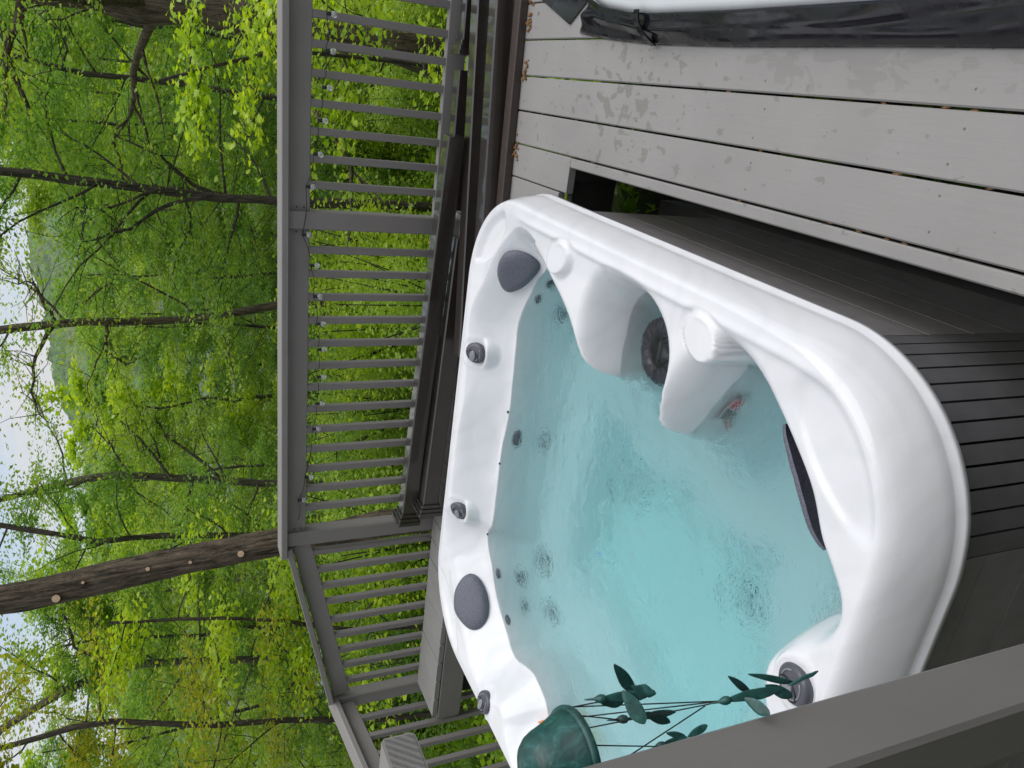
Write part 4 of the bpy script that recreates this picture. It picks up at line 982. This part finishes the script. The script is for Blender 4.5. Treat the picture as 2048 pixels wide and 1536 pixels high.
def tree(name, label, px, s, r0, r1, bark, leaf, seed, up_len=4, lsize=.062, lobed=False, extra=(), flat=.75, cat='tree', **kw):
    R = np.random.default_rng(seed); pts = [far(x, y, s) for x, y in px]; tr_ = resample(extend(pts, up_len), 22)
    tr_[1:-1] += R.normal(0, r0 * .12, (20, 3))
    tubes, LC = grow(tr_, r0, r1, R, **kw)
    for epx, e0, e1, es in extra:       # limbs that the photograph shows
        ep = resample([far(x, y, es) for x, y in epx], 9); ep += R.normal(0, .012, ep.shape); tubes.append((ep, np.linspace(e0 * .72, e1 * .72, 9), 7))
        for k in range(3, 9):
            for _ in range(3):
                e = R.normal(0, 1, 3) * [1, 1, .5]; e /= np.linalg.norm(e); q_ = ep[k] + e * R.uniform(.3, .7)
                tubes.append((np.array([ep[k], (ep[k] + q_) / 2 + R.normal(0, .04, 3), q_]), [e1 * .8, .005, .003], 4)); LC = np.concatenate([LC, q_ + R.normal(0, 1, (16, 3)) * [.2, .2, .1]])
    if name == 'large_tree':            # furrowed bark as relief
        dense = resample(tr_, 260); tubes[0] = (dense, np.interp(np.linspace(0, 1, 260), np.linspace(0, 1, 22), np.linspace(r0, r1, 22)), 72)
    t = thing(name, label, cat, tuple(tr_[0])); wm = tubes_mesh(tubes)
    if name == 'large_tree':
        n0 = 260 * 72; co = np.zeros(len(wm.vertices) * 3, np.float32); wm.vertices.foreach_get('co', co); co = co.reshape(-1, 3)
        for i in range(n0):
            c_ = dense[i // 72]; v_ = co[i] - c_; u_ = v_ / np.linalg.norm(v_); zz_ = c_[2]
            rid = abs(mnoise.noise((u_[0] * 5.5 + 3, u_[1] * 5.5, zz_ * 1.5))) * 1.6 + 0.5 * mnoise.noise((u_[0] * 14, u_[1] * 14, zz_ * 5.0))
            co[i] = c_ + v_ * (1 + 0.16 * (rid - 0.35)) + u_ * 0.012 * mnoise.noise((zz_ * 1.1, u_[0], u_[1]))
        wm.vertices.foreach_set('co', co.ravel()); wm.update()
    w_ = kid(obj('trunk', wm, bark), t); c_ = kid(obj('crown', leaf_mesh(LC, lsize, R, flat, lobed), leaf), t)
    return t, tr_
# trees one can tell apart in the photograph
t1, tp = tree('large_tree', 'thick brown leaning trunk with pale sawn-off branch scars', [(560, 1084), (480, 1102), (300, 1135), (160, 1163), (0, 1192)], 7.6, .130, .096, M_BARK, M_LEAF[0], 11, 6, n_limb=10, start=.72, limb_len=2.2, sides=16)
for (x, y, r_) in ((480, 1108, .032), (380, 1125, .016), (296, 1138, .019), (168, 1165, .014), (115, 1197, .034)):
    p = far(x, y, 7.6); tt_ = np.argmin(np.linalg.norm(tp - p, axis=1)); dirc = (CAM - p); dirc[2] *= .3; dirc /= np.linalg.norm(dirc)
    rad_ = .130 + (.096 - .130) * tt_ / 21; c_ = p + dirc * (rad_ - .012)
    kid(MB().lathe([(r_ * 1.25, -.05), (r_ * 1.1, .012), (r_, .03)], 14, c_, dirc).build('branch_collar', M_BARK, None, True), t1)
    kid(MB().lathe([(r_ * .92, .0), (r_ * .9, .033), (.001, .034)], 14, c_, dirc).build('branch_scar', M_CUT), t1)
tree('forked_tree', 'slim tree forking against the bright sky near the middle', [(560, 612), (400, 636), (250, 645), (150, 640), (100, 650), (0, 662)], 13, .075, .05, M_BARK, M_LEAF[0], 12, 3, n_limb=11, start=.35, limb_len=2.2, nl=16, up=.5, lsize=.065,
     extra=[([(110, 648), (75, 700), (62, 770), (80, 830)], .05, .012, 13), ([(110, 640), (80, 590), (60, 560), (40, 570)], .05, .012, 12.8), ([(210, 650), (215, 705), (255, 730)], .035, .01, 12.8), ([(150, 610), (185, 590), (230, 560)], .03, .008, 12.6)])
tree('dark_leaning_tree', 'dark leaning tree with forked limbs above the middle railing post', [(560, 402), (470, 400), (400, 392), (330, 383), (260, 375), (120, 355), (20, 345)], 10, .07, .04, M_BARK_D, M_LEAF[1], 13, 3, n_limb=18, start=.3, limb_len=2.1, nl=24,
     extra=[([(400, 396), (330, 410), (260, 455), (160, 485)], .04, .012, 9.8), ([(440, 395), (380, 365), (320, 310), (230, 270)], .045, .012, 10.2), ([(320, 380), (230, 410), (150, 415)], .03, .008, 9.7)])
tree('thick_maple', 'thick leaning trunk with lobed maple leaves on the tub cover side', [(900, 108), (760, 85), (560, 40), (420, 22), (240, -6)], 8.2, .20, .15, M_BARK, M_LEAF[0], 14, 4, n_limb=13, start=.30, limb_len=2.4, lsize=.056, lobed=True, nl=18, clusters=3, spread=.17, sides=14, up=.05)
tree('slender_tree', 'slender dark tree between the thick maple and the leaning tree', [(560, 198), (430, 178), (300, 160), (150, 146), (20, 110)], 11, .05, .028, M_BARK_D, M_LEAF[1], 15, 3, n_limb=18, start=.25, limb_len=2.0, nl=26,
     extra=[([(130, 130), (138, 100), (100, 40), (95, 0)], .022, .008, 10.5), ([(60, 230), (10, 90), (0, 40)], .03, .01, 9)])
tree('grey_limbed_tree', 'pale grey tree with long limbs spreading in front of the lake', [(560, 968), (450, 962), (330, 955), (220, 950), (140, 965), (60, 985)], 14, .085, .038, M_BARK_G, M_LEAF[0], 16, 3, n_limb=14, start=.25, limb_len=2.4, nl=22,
     extra=[([(440, 955), (380, 905), (330, 870), (310, 830)], .05, .014, 13.8), ([(340, 955), (290, 890), (240, 840)], .045, .012, 13.8), ([(260, 950), (220, 890), (190, 860)], .035, .01, 14)])
tree('mossy_tree', 'dark upright tree close beside the thick scarred trunk', [(560, 1070), (400, 1072), (300, 1070), (200, 1085), (60, 1060)], 12, .055, .03, M_BARK_D, M_LEAF[1], 17, 2.5, n_limb=18, start=.2, limb_len=2.0, nl=26)
tree('twin_tree', 'grey-brown tree rising behind the sloping railing', [(700, 1330), (560, 1318), (400, 1320), (250, 1330), (100, 1395), (0, 1460)], 12.5, .075, .04, M_BARK_G, M_LEAF[0], 18, 3, n_limb=20, start=.22, limb_len=2.4, nl=24,
     extra=[([(240, 1335), (150, 1300), (130, 1230), (125, 1205)], .04, .012, 12)])
tree('yellow_tree', 'olive and yellow leaved tree beyond the lowest railing', [(760, 1440), (600, 1440), (400, 1450), (200, 1440), (60, 1480)], 9, .04, .022, M_BARK_D, M_LEAF[3], 19, 2, n_limb=18, start=.25, limb_len=1.7, nl=20, lsize=.06)
tree('lime_sapling', 'bright lime sapling just beyond the sloping railing', [(700, 1260), (560, 1240), (430, 1235), (330, 1240)], 8.6, .03, .015, M_BARK_D, M_LEAF[2], 20, .5, n_limb=16, start=.15, limb_len=1.3, nl=12, lsize=.07, up=.1)
tree('maple_sapling', 'low yellow maple branches seen between balusters near the tub cover', [(860, 130), (760, 120), (660, 110), (560, 100), (480, 120)], 6.2, .022, .012, M_BARK_D, M_LEAF[2], 21, .6, n_limb=15, start=.3, limb_len=1.0, lsize=.058, lobed=True, nl=12, clusters=3, spread=.15, up=-.05)

# prototypes of the other trees, then copies down the slope
protos = []
for i, (lf, nl_, hgt) in enumerate(((0, 24, 8.5), (1, 24, 9.0), (2, 20, 7.5), (1, 23, 10.0), (0, 25, 8.0))):
    R = np.random.default_rng(100 + i); z = np.linspace(0, hgt, 14); tr_ = np.stack([np.cumsum(R.normal(0, .07, 14)), np.cumsum(R.normal(0, .07, 14)), z], -1)
    tubes, LC = grow(tr_, .075, .018, R, n_limb=34, limb_len=2.7, start=.08, nl=nl_, subs=7, spread=.165, clusters=5)
    near_leaves = leaf_mesh(LC, .070, R); far_leaves = leaf_mesh(LC[::3], .16, R)
    wood = tubes_mesh(tubes); protos.append((wood, near_leaves, far_leaves, M_BARK_D if i % 2 else M_BARK_G, M_LEAF[lf]))
ORD = 'first second third fourth fifth sixth seventh eighth ninth tenth eleventh twelfth thirteenth fourteenth fifteenth sixteenth seventeenth eighteenth nineteenth twentieth twenty-first twenty-second twenty-third twenty-fourth twenty-fifth twenty-sixth twenty-seventh twenty-eighth twenty-ninth thirtieth'.split()
PKIND = ['mid green tree', 'deep green tree', 'lime green tree', 'tall deep green tree', 'bushy mid green tree']
SKIND = ['mid green shrub', 'deep green shrub', 'lime green shrub', 'fine-leaved green shrub']
def number_off(items, place):          # items: (angle, kind, object); counted from the wind chime side
    seen = {}
    for a_, kind, o in sorted(items, key=lambda t: t[0]):
        i = seen.get(kind, 0); seen[kind] = i + 1; o['label'] = f'{ORD[i]} {kind} {place}, counting from the wind chime side'
def put(mesh_pair, name, label, cat, group, x, y, z, rot, sc_, sz=None):
    wm, lm, bk, lf = mesh_pair
    t = thing(name, label, cat, (x, y, z), group); t.rotation_euler = (0, 0, rot); t.scale = (sc_, sc_, sz or sc_)
    obj('trunk', wm, bk, t); obj('crown' if cat == 'tree' else 'foliage', lm, lf, t); return t
R = np.random.default_rng(55)
spots = [(-31, 13), (-26, 17), (-20, 15), (-15, 20), (-33, 21), (-28, 27), (-21, 25), (-12, 27), (-16, 34), (-6, 24), (-1, 30), (4, 24), (8, 31), (13, 17), (15, 25), (18, 14.5), (20, 20), (24, 12.5), (25, 18), (28, 15), (31, 20), (22, 28), (29, 27), (10, 21), (-9, 40), (1, 42), (7, 45), (-24, 38), (16, 38), (-4, 52), (12, 54), (-14, 50), (24, 42), (-31, 44), (-30, 58), (-20, 60), (-10, 63), (0, 58), (9, 61), (19, 58), (31, 57), (34, 14), (16, 19), (27, 22), (-18, 12.5), (-17, 57), (-5, 47), (5, 52), (14, 47), (25, 52), (-25, 50), (2, 36), (11, 30), (-11, 33), (20, 33), (-3, 27.5), (6.5, 27)]
wood_items = []
for i, (a_, s_) in enumerate(spots):
    a_ = math.radians(a_ + R.normal(0, .8)); p = (FH + RH * math.tan(a_)) * s_; z = float(terrain(p[0], p[1])) - .1; k = int(R.integers(0, 5))
    open_ = -9 < math.degrees(a_) < 12
    el_ = math.radians(R.uniform(2.5, 5.5) if open_ else (R.uniform(5, 10.5) if a_ < 0 else R.uniform(6.5, 11))); top = CAM[2] + s_ * math.tan(el_); hgt = (8.5, 9, 7.5, 10, 8)[k]
    scz = min(2.1, max(.55, (top - z) / hgt)); sx_ = min(1.15 if s_ < 30 else 1.6, max(.7, scz))
    pr = protos[k]; t_ = put((pr[0], pr[1] if s_ < 30 else pr[2], pr[3], pr[4]), 'leafy_tree', '', 'tree', 'trees in the wood below the deck', p[0], p[1], z, R.uniform(0, 6.28), sx_, scz); wood_items.append((a_, PKIND[k], t_))
number_off(wood_items, 'in the wood')
# understory shrubs
sprotos = []
for i, (lf, ls) in enumerate(((0, .055), (1, .06), (2, .055), (0, .048))):
    R2 = np.random.default_rng(200 + i); tubes = []; LC = []
    for k in range(9):
        a_ = R2.uniform(0, 6.28); st = resample([np.zeros(3), [.25 * math.cos(a_), .25 * math.sin(a_), .7], [R2.uniform(.4, .8) * math.cos(a_), R2.uniform(.4, .8) * math.sin(a_), R2.uniform(1.1, 1.9)]], 6)
        tubes.append((st, np.linspace(.014, .005, 6), 5))
        for c in range(24):
            f_ = R2.uniform(.15, 1); q_ = st[int(f_ * 5)] + R2.normal(0, .22, 3) * [1, 1, .8]; LC.append(q_ + R2.normal(0, 1, (28, 3)) * [.13, .13, .07])
    sprotos.append((tubes_mesh(tubes), leaf_mesh(np.concatenate(LC), ls, R2), M_BARK_D, M_LEAF[lf]))
shrub_items = []
R = np.random.default_rng(77)
for i in range(72):
    s_ = 6.0 + 11 * R.random() ** 1.2 if i < 54 else R.uniform(15, 26); a_ = math.radians(R.uniform(-34, 34)); p = (FH + RH * math.tan(a_)) * s_
    z = float(terrain(p[0], p[1])) - .08; k = int(R.integers(0, 4)); sc_ = R.uniform(.6, 1.1) * (0.75 + s_ / 22)
    if s_ < 9 and math.degrees(a_) < -12: sc_ *= .45
    t_ = put(sprotos[k], 'leafy_shrub', '', 'shrub', 'shrubs on the slope beyond the railing', p[0], p[1], z, R.uniform(0, 6.28), sc_); shrub_items.append((a_, SKIND[k], t_))
number_off(shrub_items, 'on the slope')
# low plants that cover the ground
R = np.random.default_rng(88); n_ = 60000
s_ = 1.0 + 21 * R.random(n_) ** 0.8; a_ = np.radians(R.uniform(-42, 40, n_)); t_ = s_ * np.tan(a_)
X = s_ * FH[0] + t_ * RH[0]; Y = s_ * FH[1] + t_ * RH[1]
keep = ~((X > TX0 - .15) & (X < TX1 + .13) & (Y > TY0 - .15) & (Y < TY1 + .15))
X, Y = X[keep], Y[keep]; hgt = R.gamma(2.0, .07, len(X)) * (0.6 + .8 * (np.sin(X * 1.3) * np.sin(Y * 1.1) > 0))
C = np.stack([X, Y, terrain(X, Y) + np.clip(hgt, .01, .5)], -1)
o = obj('ground_cover', leaf_mesh(C, .085, R, .2), mat_leaf('leaf_groundcover', [(0.12, 0.24, 0.014), (0.24, 0.42, 0.024), (0.36, 0.54, 0.04)])); tag(o, 'low green plants covering the ground under the trees', 'ground cover', kind='stuff')
# fallen log on the slope at the right
p0, p1 = far(800, -20, 9.5), far(860, 190, 10.4); p0[2] = float(terrain(p0[0], p0[1])) + .35; p1[2] = float(terrain(p1[0], p1[1])) + .12
lg = thing('fallen_log', 'reddish brown fallen log on the slope behind balusters near the tub cover', 'log', tuple((p0 + p1) / 2 - np.array([0, 0, .15])))
kid(obj('log_body', tubes_mesh([(resample([p0, (p0 + p1) / 2 + [0, 0, .03], p1], 10), np.linspace(.16, .12, 10), 12)]), mat_bark('bark_red', (0.10, 0.055, 0.035), 8)), lg)
# houses on the far shore
def house(label, x, y, s, w_, d_, hh, wallc, roofc):
    p = far(x, y, s); z0 = LZ + (p[2] - LZ) - hh * .5
    t = thing('lake_house', label, 'house', (p[0], p[1], z0))
    mw = mat_simple('siding_' + str(int(x)), wallc, .8, .05, 1); mr = mat_simple('roofing_' + str(int(x)), roofc, .9, .1, 1)
    ang_ = math.atan2(RH[1], RH[0]); t.rotation_euler = (0, 0, ang_ + .2)
    MB().box((-w_ / 2, -d_ / 2, -12), (w_ / 2, d_ / 2, hh)).build('wall', mw, t)
    MB().add([(-w_ * .55, -d_ * .6, hh), (w_ * .55, -d_ * .6, hh), (w_ * .55, d_ * .6, hh), (-w_ * .55, d_ * .6, hh), (-w_ * .55, 0, hh * 1.6), (w_ * .55, 0, hh * 1.6)], [(0, 1, 5, 4), (2, 3, 4, 5), (0, 4, 3), (1, 2, 5), (3, 2, 1, 0)]).build('roof', mr, t)
    for k in range(4): MB().box((-w_ * .4 + k * w_ * .22, -d_ / 2 - .15, hh * .35), (-w_ * .4 + k * w_ * .22 + w_ * .12, -d_ / 2 - .02, hh * .75)).build('window', M_INK, t)
house('white lakeside house with grey roof glimpsed through leaves on the tub cover side', 312, 214, 640, 26, 12, 8, (.7, .7, .68), (.2, .2, .2))
house('pale lakeside house glimpsed through leaves near the middle', 330, 600, 640, 20, 12, 7, (.62, .6, .55), (.16, .13, .11))

# ------------------------------------------------------------------ the evening air over the lake
hz = MB(); Z0, Z1 = -23.0, 215.0
hz.add([tuple((FH * s_ + RH * t_)[:2]) + (z_,) for z_ in (Z0, Z1) for s_, t_ in ((-60, -3200), (-60, 3200), (3200, 3200), (3200, -3200))], [(3, 2, 1, 0), (4, 5, 6, 7), (0, 1, 5, 4), (1, 2, 6, 5), (2, 3, 7, 6), (3, 0, 4, 7)])
mh = bpy.data.materials.new('evening_haze'); mh.use_nodes = True; nn_ = mh.node_tree; nn_.nodes.remove(nn_.nodes['Principled BSDF'])
pv = nn_.nodes.new('ShaderNodeVolumePrincipled'); pv.inputs['Color'].default_value = (0.86, 0.93, 1.0, 1); pv.inputs['Density'].default_value = 0.00016; pv.inputs['Anisotropy'].default_value = 0.3
nn_.links.new(pv.outputs[0], nn_.nodes['Material Output'].inputs['Volume'])
ho = recalc(hz.build('haze', mh)); tag(ho, 'thin evening haze over the lake and far hill', 'haze', kind='stuff')
